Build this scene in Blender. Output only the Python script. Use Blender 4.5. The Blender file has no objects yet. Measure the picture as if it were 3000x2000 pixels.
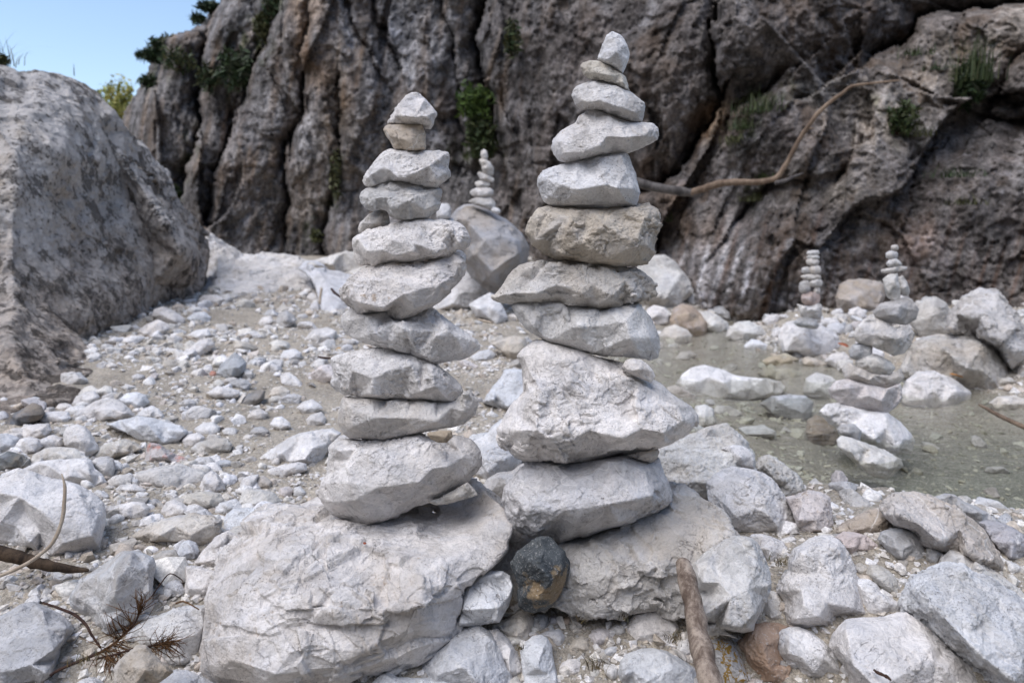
import bpy, bmesh, math, random
import numpy as np
from mathutils import Vector, Matrix
from mathutils.geometry import delaunay_2d_cdt

# ------------------------------------------------------------------ camera, sky, light
scene = bpy.context.scene
COL = scene.collection
F = 2000.0                 # focal length in pixels of the 3000 px wide photograph
HC = 0.85                  # camera height
TH = math.atan(0.16)       # downward pitch
ST, CT = math.sin(TH), math.cos(TH)
cam_d = bpy.data.cameras.new('camera')
cam_d.lens = 24.0; cam_d.sensor_width = 36.0
cam_d.clip_start = 0.02; cam_d.clip_end = 500.0
cam_d.dof.use_dof = True; cam_d.dof.focus_distance = 1.60; cam_d.dof.aperture_fstop = 3.4
cam = bpy.data.objects.new('camera', cam_d)
COL.objects.link(cam)
cam.location = (0, 0, HC)
cam.rotation_euler = (math.pi / 2 - TH, 0, 0)
scene.camera = cam

SUN_EL, SUN_AZ = math.radians(62), math.radians(228)   # azimuth clockwise from +Y; behind the camera
world = bpy.data.worlds.new('World'); scene.world = world
world.use_nodes = True
wn = world.node_tree; wn.nodes.clear()
sky = wn.nodes.new('ShaderNodeTexSky'); sky.sky_type = 'NISHITA'
sky.sun_disc = False; sky.sun_elevation = SUN_EL; sky.sun_rotation = SUN_AZ
sky.air_density = 1.0; sky.dust_density = 1.2; sky.ozone_density = 1.0
bg = wn.nodes.new('ShaderNodeBackground'); bg.inputs['Strength'].default_value = 0.15
wo = wn.nodes.new('ShaderNodeOutputWorld')
wn.links.new(sky.outputs[0], bg.inputs[0]); wn.links.new(bg.outputs[0], wo.inputs[0])
sun_d = bpy.data.lights.new('sun', 'SUN'); sun_d.energy = 1.75; sun_d.angle = math.radians(55)
sun_d.color = (1.0, 0.975, 0.965)
sun = bpy.data.objects.new('sun', sun_d); COL.objects.link(sun)
sun.rotation_euler = (math.pi / 2 - SUN_EL, 0, math.pi - SUN_AZ)
sun.location = (0, 0, 30)
vs = scene.view_settings
vs.view_transform = 'Standard'; vs.look = 'None'; vs.exposure = 0.60; vs.gamma = 1.0

# ------------------------------------------------------------------ numeric helpers
rng = np.random.default_rng(7)
PERM = np.random.default_rng(11).permutation(256).astype(np.int64)
PERM = np.concatenate([PERM, PERM, PERM])
_g = np.random.default_rng(12).normal(size=(256, 3)); GRAD = _g / np.linalg.norm(_g, axis=1)[:, None]

def _hash(i, j, k):
    return PERM[PERM[PERM[i & 255] + (j & 255)] + (k & 255)]

def perlin(p):
    p = np.asarray(p, float)
    i = np.floor(p).astype(np.int64); f = p - i
    u = f * f * f * (f * (f * 6 - 15) + 10)
    out = 0
    for dx in (0, 1):
        wx = u[:, 0] if dx else 1 - u[:, 0]
        for dy in (0, 1):
            wy = u[:, 1] if dy else 1 - u[:, 1]
            for dz in (0, 1):
                wz = u[:, 2] if dz else 1 - u[:, 2]
                g = GRAD[_hash(i[:, 0] + dx, i[:, 1] + dy, i[:, 2] + dz)]
                d = g[:, 0] * (f[:, 0] - dx) + g[:, 1] * (f[:, 1] - dy) + g[:, 2] * (f[:, 2] - dz)
                out = out + wx * wy * wz * d
    return out * 1.5

def fbm(p, octv=4, gain=0.5, lac=2.03):
    a, s, o = 1.0, 0.0, 0
    p = np.asarray(p, float)
    for q in range(octv):
        s = s + a * perlin(p + 17.3 * q); a *= gain; p = p * lac
    return s

def ridged(p, octv=4, gain=0.5):
    a, s = 1.0, 0.0
    p = np.asarray(p, float)
    for q in range(octv):
        s = s + a * (1 - 2.2 * np.abs(perlin(p + 9.1 * q))); a *= gain; p = p * 2.1
    return s

R1 = np.random.default_rng(21).random((256, 3)); R2 = np.random.default_rng(22).normal(size=(256, 4))

def chips(p, slope=0.7, step=0.25):
    """Worley cells, each a little tilted plane: fractured stone."""
    p = np.asarray(p, float)
    i0 = np.floor(p).astype(np.int64)
    best = np.full(len(p), 1e9); res = np.zeros(len(p))
    for dx in (-1, 0, 1):
        for dy in (-1, 0, 1):
            for dz in (-1, 0, 1):
                c = i0 + np.array([dx, dy, dz])
                h = _hash(c[:, 0], c[:, 1], c[:, 2])
                d = p - (c + R1[h])
                dd = (d * d).sum(1)
                v = slope * (d * R2[h, :3]).sum(1) + step * R2[h, 3]
                m = dd < best
                best[m] = dd[m]; res[m] = v[m]
    return res

def sstep(a, b, x):
    t = np.clip((x - a) / (b - a), 0, 1)
    return t * t * (3 - 2 * t)

# zoom windows the outlines were measured in: origin x, origin y, scale
ZW = {'A': (0, 0, 2.24), 'B': (900, 200, 2.24), 'C': (900, 800, 1.96), 'D': (1400, 50, 1.96),
      'E': (1400, 800, 1.8453), 'F': (0, 800, 2.24), 'G': (0, 1300, 2.24), 'H': (550, 1400, 2.352),
      'I': (1400, 1400, 2.6138), 'J': (2100, 1300, 2.24), 'K': (1850, 700, 1.96), 'L': (1800, 0, 1.96),
      'M': (800, 0, 1.96), 'N': (0, 600, 2.24), 'O': (2200, 650, 1.96), 'P': (1250, 400, 2.6143),
      'Q': (0, 0, 0.784), 'T': (1250, 1000, 3.137), 'U': (1880, 1150, 4.481), 'V': (2500, 1350, 3.484),
      'W': (500, 600, 3.137), 'X': (0, 0, 1.0)}

def pts(s, z='X'):
    """'@C 10,20 30,40,0.5 ...' -> list of (px, py, extra or None); '=d' marks an absolute depth."""
    out = []
    for tok in s.split():
        if tok[0] == '@':
            z = tok[1:]; continue
        q = tok.split(',')
        ox, oy, sc = ZW[z]
        e = q[2] if len(q) > 2 else None
        out.append((ox + float(q[0]) / sc, oy + float(q[1]) / sc, e))
    return out

def P(px, py, d):
    """A point of the place: pixel direction and depth along the camera axis."""
    px = np.asarray(px, float); py = np.asarray(py, float); d = np.asarray(d, float)
    u = (px - 1500) / F; v = (1000 - py) / F
    return np.stack([d * u, d * (CT + v * ST), HC + d * (-ST + v * CT)], -1)

# ------------------------------------------------------------------ lie of the land
YS = np.array([-40, 0, 1.9, 2.16, 2.33, 2.7, 3.0, 3.7, 5.0, 6.0, 6.8, 7.4, 40.])
XL = np.array([9, 9, 2.8, 1.85, 1.10, 0.92, 0.82, 0.70, 0.66, 0.92, 1.6, 2.6, 9.])
XR = np.array([9, 9, 9, 9, 9, 6.5, 5.0, 3.0, 2.15, 2.1, 2.2, 2.6, 9.])
ZW0 = -0.105
WIDE = 1.0
def ground_z(x, y):
    x = np.asarray(x, float); y = np.asarray(y, float)
    base = 0.042 * np.clip(y - 2.2, 0, 9)
    base = base + 0.10 * sstep(-0.4, -2.5, x) * sstep(1.0, 3.0, y) * 0.6
    base = base - 0.13 * sstep(1.62, 1.15, y)
    right = sstep(0.3, 0.9, x)
    base = base * (1 - right * 0.85 * sstep(2.0, 3.0, y) * sstep(8.5, 7.0, y))
    base = base + 0.10 * np.exp(-((x - 1.0) / 0.45) ** 2 - ((y - 1.5) / 0.5) ** 2)
    xl = np.interp(y, YS, XL); xr = np.interp(y, YS, XR)
    inside = np.minimum(x - xl, xr - x)
    ch = sstep(-0.80, 0.10, inside + 0.12 * fbm(np.stack([x.ravel() * 2.2, y.ravel() * 2.2, 0 * x.ravel() + 9], 1), 3).reshape(x.shape))
    bed = ZW0 - 0.02 - 0.10 * sstep(0.0, 0.9, inside) - 0.12 * sstep(3.9, 2.6, y) * sstep(0.2, 1.2, inside)
    z = base * (1 - ch) + bed * ch
    far = sstep(2.2, 4.5, x) * sstep(3.0, 5.0, y)
    z = z + far * 0.10 * (1 - ch)
    pp = np.stack([x.ravel(), y.ravel(), np.zeros(x.size)], 1)
    n = (0.030 * fbm(pp * 1.3, 3) + 0.012 * fbm(pp * 6 + 3, 3)).reshape(x.shape)
    return z + n * (1 - 0.5 * ch)

def ground_depth(px, py):
    """Depth at which the ray through a pixel meets the ground."""
    d = np.concatenate([np.arange(0.6, 4, 0.01), np.arange(4, 16, 0.04)])
    q = P(np.full(d.shape, px), np.full(d.shape, py), d)
    g = ground_z(q[:, 0], q[:, 1])
    k = np.nonzero(q[:, 2] <= g)[0]
    return float(d[k[0]]) if len(k) else 12.0

# ------------------------------------------------------------------ mesh helpers
def tag(o, label=None, cat=None, group=None, kind=None):
    if label: o['label'] = label
    if cat: o['category'] = cat
    if group: o['group'] = group
    if kind: o['kind'] = kind
    return o

def link(name, me, mat=None, parent=None, loc=None):
    o = bpy.data.objects.new(name, me)
    COL.objects.link(o)
    if mat is not None and me is not None and len(me.materials) == 0: me.materials.append(mat)
    if loc is not None: o.location = loc
    if parent is not None: o.parent = parent
    return o

def mesh_np(name, V, Fc, smooth=True, uniform=None):
    """numpy verts, faces (list, or an int array of uniform polygons) -> mesh."""
    me = bpy.data.meshes.new(name)
    V = np.asarray(V, np.float32)
    Fc = np.asarray(Fc, np.int32)
    n, k = Fc.shape
    me.vertices.add(len(V)); me.vertices.foreach_set('co', V.ravel())
    me.loops.add(n * k); me.loops.foreach_set('vertex_index', Fc.ravel())
    me.polygons.add(n); me.polygons.foreach_set('loop_start', np.arange(0, n * k, k, dtype=np.int32))
    me.polygons.foreach_set('loop_total', np.full(n, k, np.int32))
    me.polygons.foreach_set('use_smooth', np.full(n, smooth))
    me.update(calc_edges=True); me.validate()
    return me

def vcol(me, name, rgb):
    a = me.color_attributes.new(name, 'FLOAT_COLOR', 'POINT')
    rgb = np.asarray(rgb, np.float32)
    if rgb.shape[1] == 3: rgb = np.concatenate([rgb, np.ones((len(rgb), 1), np.float32)], 1)
    a.data.foreach_set('color', rgb.ravel())

def getco(me):
    a = np.empty(len(me.vertices) * 3, np.float32); me.vertices.foreach_get('co', a)
    return a.reshape(-1, 3).astype(float)

def getno(me):
    me.update()
    a = np.empty(len(me.vertices) * 3, np.float32); me.vertex_normals.foreach_get('vector', a)
    return a.reshape(-1, 3).astype(float)

def voxel(V, T, size):
    """closed triangle soup -> even voxel-remeshed surface."""
    bm = bmesh.new()
    vs_ = [bm.verts.new(v) for v in V]
    for t in T:
        try: bm.faces.new([vs_[i] for i in t])
        except ValueError: pass
    bmesh.ops.recalc_face_normals(bm, faces=bm.faces)
    me = bpy.data.meshes.new('tmp'); bm.to_mesh(me); bm.free()
    o = bpy.data.objects.new('tmp', me); COL.objects.link(o)
    m = o.modifiers.new('r', 'REMESH'); m.mode = 'VOXEL'; m.voxel_size = size; m.use_smooth_shade = True
    dg = bpy.context.evaluated_depsgraph_get()
    r = bpy.data.meshes.new_from_object(o.evaluated_get(dg), depsgraph=dg)
    bpy.data.objects.remove(o); bpy.data.meshes.remove(me)
    return r

def relax(me, V, it=2, w=0.28):
    e = np.empty(len(me.edges) * 2, np.int32); me.edges.foreach_get('vertices', e); e = e.reshape(-1, 2)
    n = len(V)
    deg = np.bincount(e.ravel(), minlength=n).astype(float); deg[deg == 0] = 1
    for _ in range(it):
        S = np.stack([np.bincount(e[:, 0], V[e[:, 1], c], n) + np.bincount(e[:, 1], V[e[:, 0], c], n) for c in range(3)], 1)
        V = V * (1 - w) + w * S / deg[:, None]
    return V

def inpoly(px, py, poly):
    r = False
    n = len(poly)
    for i in range(n):
        x1, y1 = poly[i][:2]; x2, y2 = poly[(i + 1) % n][:2]
        if (y1 > py) != (y2 > py) and px < (x2 - x1) * (py - y1) / (y2 - y1) + x1: r = not r
    return r

def roughen(V, N, L, seed, rough=1.0, bed=None, flake=0.0, lump=0.0):
    """broken-stone relief for a stone of size L."""
    off = np.array([seed * 3.71, seed * 1.37, seed * 2.11])
    q = V / L
    w = q + 0.05 * np.stack([perlin(q * 5 + off + k * 5.5) for k in range(3)], 1)
    brk = .22 + 1.25 * sstep(-.10, .32, perlin(q * 2.0 + off + 55))
    d = 0.008 * fbm(q * 2.6 + off, 3)
    d = d + 0.013 * chips(w * np.array([2.0, 2.0, 2.6]) + off, .50, .10)
    d = d + brk * (0.0105 * chips(w * np.array([6, 6, 8.5]) + off, .75, .35) + 0.0064 * chips(w * np.array([14, 14, 20]) + off, .75, .45))
    d = d + (.2 + .6 * brk) * 0.0030 * fbm(q * 15 + off, 4, .68)
    if flake:
        d = d + flake * (0.016 * chips(w * np.array([4.2, 4.2, 6.5]) + off + 9, .22, .85) + .008 * chips(w * np.array([9, 9, 15]) + off + 5, .25, .9)) * sstep(-.3, .2, perlin(q * 2.4 + off + 70))
    if bed is not None:
        n, period, amp = bed
        u = (q @ np.array(n)) * period + 0.5 * fbm(q * 2.5 + off, 3) + .15 * fbm(q * 9 + off, 2)
        fr = u - np.floor(u)
        msk = sstep(-.15, .25, perlin(q * 2.2 + off + 40))
        d = d + amp * (fr ** 2 - .4) * msk
    if lump:
        d = d + lump * (.016 * fbm(q * 2.7 + off + 3, 2) + .020 * fbm(q * 6 + off, 4, .6) - .022 * sstep(.15, .5, perlin(q * 9 + off + 4)) - .012 * sstep(.2, .5, perlin(q * 22 + off + 4)) + .006 * fbm(q * 40 + off, 3, .6))
    d = d - np.median(d) + .004
    return V + N * (d * L * rough)[:, None]

SEED = [0]
STONES = []
def build_stone(out, inner, D, lean=0.0, tf=None, tb=None, rough=1.0, res=1.0, seed=0, bed=None, soft=1, ground=False, rim=0.12, flake=0.0, ring=.42, lump=0.0):
    """A solid stone: its outline at its real distance, front corners `inner`, a rounded back."""
    r = random.Random(seed * 7 + 3)
    xs = [p[0] for p in out]; ys = [p[1] for p in out]
    cx, cy = sum(xs) / len(xs), sum(ys) / len(ys)
    pyb = max(ys)
    w, h = max(xs) - min(xs), max(ys) - min(ys)
    if ground: D = ground_depth(cx, min(pyb, 2300))
    mpp = D / F
    if tf is None: tf = (0.46 * min(w, h) + 0.08 * max(w, h)) * mpp
    if tb is None: tb = 1.25 * tf
    if ground: D = D + 0.55 * tf
    def dep(px, py, e):
        if e is not None and e[0] == '=': return float(e[1:])
        return D + lean * (pyb - py) * mpp
    if not inner:
        inner = []
        n = r.randint(4, 7); a0 = r.random() * 6.28
        for k in range(n):
            a = a0 + 6.28 * k / n + r.uniform(-.3, .3); s = r.uniform(.38, .72)
            # towards the outline along this direction
            best = None
            for t in np.arange(.05, 3, .05):
                X, Y = cx + math.cos(a) * w * .5 * t, cy + math.sin(a) * h * .5 * t
                if not inpoly(X, Y, out): break
                best = (X, Y)
            if best: inner.append((cx + (best[0] - cx) * s, cy + (best[1] - cy) * s, str(r.uniform(.55, 1.0))))
        if inpoly(cx, cy, out): inner.append((cx + r.uniform(-.08, .08) * w, cy + r.uniform(-.05, .1) * h, str(r.uniform(.85, 1.1))))
    def tri(extra):
        v2 = [Vector((p[0], -p[1])) for p in out] + [Vector((p[0], -p[1])) for p in extra]
        V2, E2, F2, ov, _, _ = delaunay_2d_cdt(v2, [], [list(range(len(out)))], 1, 1e-4)
        return V2, F2, ov
    V, T = [], []
    nO = len(out)
    # front
    inn = [p for p in inner if inpoly(p[0], p[1], out)]
    if ring and not any(p[2] and p[2][0] == '=' for p in inn):
        for p in out[::1]:
            s_ = r.uniform(.84, .91)
            q = (cx + (p[0] - cx) * s_, cy + (p[1] - cy) * s_)
            if inpoly(q[0], q[1], out) and all(math.hypot(q[0] - t[0], q[1] - t[1]) > .07 * max(w, h) for t in inn):
                inn.append((q[0], q[1], '%.3f' % (ring * r.uniform(.6, 1.25))))
    V2, F2, ov = tri(inn)
    rimf = rim * tf
    for v, o in zip(V2, ov):
        px, py = v.x, -v.y
        idx = o[0] if o else -1
        if idx >= nO:
            e = inn[idx - nO][2]
            if e is not None and e[0] == '=': d = float(e[1:])
            else: d = dep(px, py, None) - tf * float(e if e is not None else .8)
        else:
            d = dep(px, py, out[idx][2] if idx >= 0 else None) - rimf
        V.append(P(px, py, d))
    T += [tuple(f) for f in F2]
    # back
    back = []
    for s, b in ((.78, .6), (.4, 1.0)):
        m = 10 if s > .6 else 5
        for k in range(m):
            p = out[int(k * nO / m)]
            q = (cx + (p[0] - cx) * s, cy + (p[1] - cy) * s)
            if inpoly(q[0], q[1], out): back.append((q[0], q[1], b * r.uniform(.8, 1.1)))
    V2, F2, ov = tri(back)
    b0 = len(V); om = {}
    for i, (v, o) in enumerate(zip(V2, ov)):
        px, py = v.x, -v.y
        idx = o[0] if o else -1
        if idx >= nO: d = dep(px, py, None) + tb * back[idx - nO][2]
        else: d = dep(px, py, out[idx][2] if idx >= 0 else None) + rimf * 1.5
        V.append(P(px, py, d))
    T += [tuple(b0 + i for i in reversed(f)) for f in F2]
    # rim: stitch outline edges (edges used by one triangle)
    def border(Fs):
        cnt = {}
        for f in Fs:
            f = list(f)
            for a, b in zip(f, f[1:] + f[:1]): cnt[(a, b)] = 1
        return [(a, b) for (a, b) in cnt if (b, a) not in cnt]
    fb = border([t for t in T if max(t) < b0])
    pos = {}
    for i in range(b0, len(V)): pos.setdefault(tuple(np.round([V2[i - b0].x, V2[i - b0].y], 2)), i)
    VF, _, _ = tri(inn)
    for a, b in fb:
        ka = pos.get(tuple(np.round([VF[a].x, VF[a].y], 2))); kb = pos.get(tuple(np.round([VF[b].x, VF[b].y], 2)))
        if ka is not None and kb is not None: T += [(b, a, ka), (b, ka, kb)]
    dmin = min(D, 40)
    me = voxel(V, T, max(0.0016, res * dmin / 683.0))
    if len(me.vertices) == 0: print('EMPTY STONE', seed, cx, cy)
    L = math.sqrt(w * h) * mpp
    C = getco(me)
    C = relax(me, C, soft)
    me.vertices.foreach_set('co', C.astype(np.float32).ravel())
    N = getno(me)
    c0 = C.mean(0)
    C2 = roughen(C - c0, N, L, seed, rough, bed, flake, lump)
    zmin = C2[:, 2].min()
    me.vertices.foreach_set('co', (C2 - np.array([0, 0, zmin])).astype(np.float32).ravel())
    me.polygons.foreach_set('use_smooth', np.ones(len(me.polygons), bool))
    me.update()
    return me, Vector((c0[0], c0[1], c0[2] + zmin)), L

# colours: r, g, b and the share of earthy stains
CW = (.78, .755, .74, .10); CWB = (.74, .74, .75, .05); CC = (.72, .69, .645, .3); CG = (.50, .50, .505, .2)
CGB = (.63, .64, .665, .1); CT_ = (.60, .555, .49, .45); CB = (.36, .29, .22, .6); CP = (.69, .635, .615, .2)
CS = (.68, .655, .63, .25)

def S(label, out, D=None, inner='', col=CW, mat=None, z='X', name='stone', cat='stone', group=None, **kw):
    SEED[0] += 1
    o_ = pts(out, z)
    i_ = pts(inner, z) if inner else []
    me, loc, L = build_stone(o_, i_, D if D else 1.0, ground=(D is None), seed=SEED[0], **kw)
    me.name = name
    ob = link(name, me, mat or M['limestone'], None, loc)
    c = list(col)
    rr = random.Random(SEED[0])
    k = rr.uniform(.92, 1.04); w_ = rr.uniform(-.02, .02)
    ob.color = (c[0] * k + w_, c[1] * k, c[2] * k - w_, min(1, c[3] * rr.uniform(.5, 1.8)))
    tag(ob, label, cat, group)
    return ob

def blob(box, seed, n=11, z='X'):
    """an angular outline filling a box, for stones measured only by their extent."""
    r = random.Random(seed * 13 + 5)
    ox, oy, sc = ZW[z]
    x0, y0, x1, y1 = [float(v) for v in box.split(',')]
    out = []
    for k in range(n):
        a = 6.2832 * (k + r.uniform(-.3, .3)) / n
        c, s = math.cos(a), math.sin(a)
        e = r.uniform(2.1, 3.2)
        rad = (abs(c) ** e + abs(s) ** e) ** (-1 / e) * r.uniform(.90, 1.03)
        X = (x0 + x1) / 2 + c * rad * (x1 - x0) / 2; Y = (y0 + y1) / 2 + s * rad * (y1 - y0) / 2
        out.append((X, Y))
    return '@%s ' % z + ' '.join('%.1f,%.1f' % q for q in out)
# ------------------------------------------------------------------ materials
M = {}
class NT:
    def __init__(s, name):
        m = bpy.data.materials.new(name); m.use_nodes = True
        s.m = m; s.t = m.node_tree; s.t.nodes.clear()
        s.out = s.t.nodes.new('ShaderNodeOutputMaterial')
    def n(s, ty, props=None, **ins):
        nd = s.t.nodes.new('ShaderNode' + ty)
        for k, v in (props or {}).items(): setattr(nd, k, v)
        for k, v in ins.items():
            key = int(k[1:]) if k[0] == 'i' and k[1:].isdigit() else k.replace('_', ' ')
            s.set(nd.inputs[key], v)
        return nd
    def set(s, inp, v):
        if hasattr(v, 'outputs'): v = v.outputs[0]
        if isinstance(v, bpy.types.NodeSocket): s.t.links.new(v, inp)
        else: inp.default_value = v
    def math(s, op, a, b=None, clamp=False):
        nd = s.t.nodes.new('ShaderNodeMath'); nd.operation = op; nd.use_clamp = clamp
        s.set(nd.inputs[0], a)
        if b is not None: s.set(nd.inputs[1], b)
        return nd.outputs[0]
    def mix(s, fac, a, b, mode='MIX'):
        nd = s.t.nodes.new('ShaderNodeMix'); nd.data_type = 'RGBA'; nd.blend_type = mode
        s.set(nd.inputs['Factor'], fac); s.set(nd.inputs[6], a); s.set(nd.inputs[7], b)
        return nd.outputs[2]
    def noise(s, vec, scale, detail=4, rough=.55, dist=0.0):
        nd = s.n('TexNoise', None, Vector=vec, Scale=scale, Detail=detail, Roughness=rough, Distortion=dist)
        return nd.outputs[0]
    def ramp(s, fac, a, b, lo=0.0, hi=1.0):
        nd = s.n('MapRange', {'clamp': True}, Value=fac)
        nd.interpolation_type = 'SMOOTHSTEP'
        for i, v in zip((1, 2, 3, 4), (a, b, lo, hi)): s.set(nd.inputs[i], v)
        return nd.outputs[0]
    def bsdf(s, color, rough=.9, spec=.25, normal=None, **kw):
        b = s.n('BsdfPrincipled')
        s.set(b.inputs['Base Color'], color); s.set(b.inputs['Roughness'], rough)
        s.set(b.inputs['Specular IOR Level'], spec)
        if normal is not None: s.set(b.inputs['Normal'], normal)
        for k, v in kw.items(): s.set(b.inputs[k.replace('_', ' ')], v)
        s.t.links.new(b.outputs[0], s.out.inputs[0])
        return b
    def bump(s, h, strength, dist, prev=None):
        b = s.n('Bump', None, Strength=strength, Distance=dist, Height=h)
        if prev is not None: s.set(b.inputs['Normal'], prev)
        return b.outputs[0]

def white4(v): return (v[0], v[1], v[2], 1)

def make_limestone(name, k=1.0, lichen=0.0, scribble=None):
    """k scales texture sizes (larger k = coarser)."""
    s = NT(name)
    tc = s.n('TexCoord').outputs['Object']
    oi = s.n('ObjectInfo')
    off = s.n('Vector' + 'Math', {'operation': 'SCALE'}, i0=(13.1, 7.7, 29.3)); s.set(off.inputs['Scale'], oi.outputs['Random'])
    vec = s.n('VectorMath', {'operation': 'ADD'}, i0=tc, i1=off.outputs[0]).outputs[0]
    big = s.noise(vec, 7 / k, 5, .6)
    mid = s.noise(vec, 34 / k, 8, .68)
    fine = s.noise(vec, 190 / k, 4, .6)
    v = s.math('MULTIPLY', s.ramp(big, .30, .62, .86, 1.03), s.ramp(mid, .30, .52, .82, 1.03))
    v = s.math('MULTIPLY', v, s.ramp(fine, .30, .50, .86, 1.03))
    v = s.math('MULTIPLY', v, s.ramp(s.noise(vec, 85 / k, 5, .7, .3), .32, .50, .84, 1.03))
    # old and fresh fracture faces differ a little in tone
    wv = s.n('VectorMath', {'operation': 'ADD'}, i0=vec, i1=s.n('VectorMath', {'operation': 'SCALE'}, i0=s.n('TexNoise', None, Vector=vec, Scale=16 / k, Detail=5.0).outputs[1]).outputs[0])
    wv.inputs[1].links[0].from_node.inputs['Scale'].default_value = .055 * k
    fc = s.n('SeparateColor', None, i0=s.n('TexVoronoi', {'feature': 'F1'}, Vector=wv.outputs[0], Scale=19 / k).outputs['Color']).outputs[0]
    v = s.math('MULTIPLY', v, s.ramp(fc, .0, .9, .84, 1.04))
    lo = s.ramp(oi.outputs['Random'], 0, 1, -.05, .07)
    col = s.mix(1.0, oi.outputs['Color'], s.n('CombineColor', None, i0=v, i1=v, i2=v).outputs[0], 'MULTIPLY')
    # cool and warm veils
    col = s.mix(s.ramp(s.noise(vec, 11 / k, 4, .6), .46, .70, 0, .28), col, (.50, .53, .60, 1))
    warm = s.math('MULTIPLY', s.ramp(s.noise(vec, 5.3 / k, 7, .66, .4), .42, .62), oi.outputs['Alpha'], True)
    col = s.mix(s.math('MULTIPLY', warm, .75), col, (.42, .34, .25, 1))
    # fine dark grains and pits, gathered in clouds
    gr = s.math('MULTIPLY', s.ramp(s.noise(vec, 300 / k, 3, .6), .60, .67), s.ramp(s.math('ADD', s.noise(vec, 12 / k, 4), lo), .47, .62))
    col = s.mix(s.math('MULTIPLY', gr, .72), col, (.16, .13, .11, 1))
    # pale calcite veins and rusty freckles on some stones only
    vn = s.ramp(s.math('ABSOLUTE', s.math('SUBTRACT', s.noise(vec, 7 / k, 3, .5, .5), .5)), .0, .010, 1, 0)
    vn = s.math('MULTIPLY', vn, s.ramp(s.n('Math', {'operation': 'FRACT'}, i0=s.math('MULTIPLY', oi.outputs['Random'], 7.3)).outputs[0], .55, .7))
    col = s.mix(s.math('MULTIPLY', vn, .5), col, (.84, .82, .80, 1))
    rs = s.math('MULTIPLY', s.ramp(s.noise(vec, 26 / k, 6, .7), .63, .70), s.ramp(s.n('Math', {'operation': 'FRACT'}, i0=s.math('MULTIPLY', oi.outputs['Random'], 13.7)).outputs[0], .5, .8))
    col = s.mix(s.math('MULTIPLY', rs, .6), col, (.36, .24, .13, 1))
    # hairline cracks
    cr = s.noise(vec, 12 / k, 5, .55, .9)
    ln = s.ramp(s.math('ABSOLUTE', s.math('SUBTRACT', cr, .5)), .0, .007, 1, 0)
    ln = s.math('MULTIPLY', ln, s.ramp(s.math('SUBTRACT', s.noise(vec, 9 / k, 2), lo), .52, .63))
    col = s.mix(s.math('MULTIPLY', ln, .5), col, (.17, .14, .12, 1))
    if lichen > 0:
        mp = s.n('Mapping', None, Vector=vec, Rotation=(0, .5, .3), Scale=(1, 1, .85)).outputs[0]
        pal = s.ramp(s.noise(mp, 2.0, 9, .72, .1), .36, .58)
        col = s.mix(s.math('MULTIPLY', pal, .9), col, (.56, .53, .505, 1))
        hz = s.n('SeparateXYZ', None, i0=tc).outputs['Z']
        damp = s.ramp(s.math('ADD', hz, s.math('MULTIPLY', s.math('SUBTRACT', s.noise(vec, 2.6, 8, .7), .5), 2.6)), .4, 1.7, .9, 0)
        col = s.mix(damp, col, s.mix(s.ramp(s.noise(vec, 13, 7, .7), .40, .60), (.15, .118, .092, 1), (.48, .405, .34, 1)))
        l1 = s.ramp(s.math('ADD', s.noise(mp, 7.5, 10, .76, .1), s.math('MULTIPLY', s.math('SUBTRACT', s.noise(vec, 1.6, 3), .5), .35)), .53, .58)
        l2 = s.math('MULTIPLY', s.ramp(s.noise(mp, 34, 6, .70, .1), .55, .62), s.ramp(s.noise(vec, 2.2, 3), .42, .58))
        col = s.mix(s.math('MULTIPLY', s.math('MAXIMUM', l1, l2), lichen), col, (.062, .054, .047, 1))
        mid = s.math('SUBTRACT', mid, s.math('MULTIPLY', s.math('MAXIMUM', l1, l2), .25))
    if scribble:
        rd = s.noise(vec, 30, 4, .6, .6)
        m_ = s.ramp(s.math('ABSOLUTE', s.math('SUBTRACT', rd, .5)), .012, .035, 1, 0) if scribble[1] else s.ramp(s.noise(vec, 12, 7, .7, .3), .46, .60)
        m_ = s.math('MULTIPLY', m_, s.ramp(s.noise(vec, 9, 3), .40, .50))
        col = s.mix(m_, col, scribble[0])
    h = s.math('ADD', s.math('MULTIPLY', mid, .9), s.math('MULTIPLY', fine, .35))
    h = s.math('SUBTRACT', h, s.math('MULTIPLY', ln, .25))
    h = s.math('SUBTRACT', h, s.math('MULTIPLY', gr, .2))
    vo = s.n('TexVoronoi', {'feature': 'F1'}, Vector=s.mix(.06, vec, s.n('TexNoise', None, Vector=vec, Scale=20.0).outputs[1]), Scale=46 / k).outputs['Distance']
    h = s.math('ADD', h, s.math('MULTIPLY', vo, .3))
    nb = s.bump(h, .85, .013 * min(k, 3.0))
    s.bsdf(col, .92, .18, nb)
    M[name] = s.m
make_limestone('limestone')
make_limestone('coarse limestone', 2.4)
make_limestone('pebble limestone', 30.0)
make_limestone('weathered limestone', 3.2, .75)
make_limestone('ochre lined limestone', 1.0, 0, ((.36, .22, .05, 1), True))
make_limestone('red stained limestone', 1.6, 0, ((.52, .22, .17, 1), False))

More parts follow.
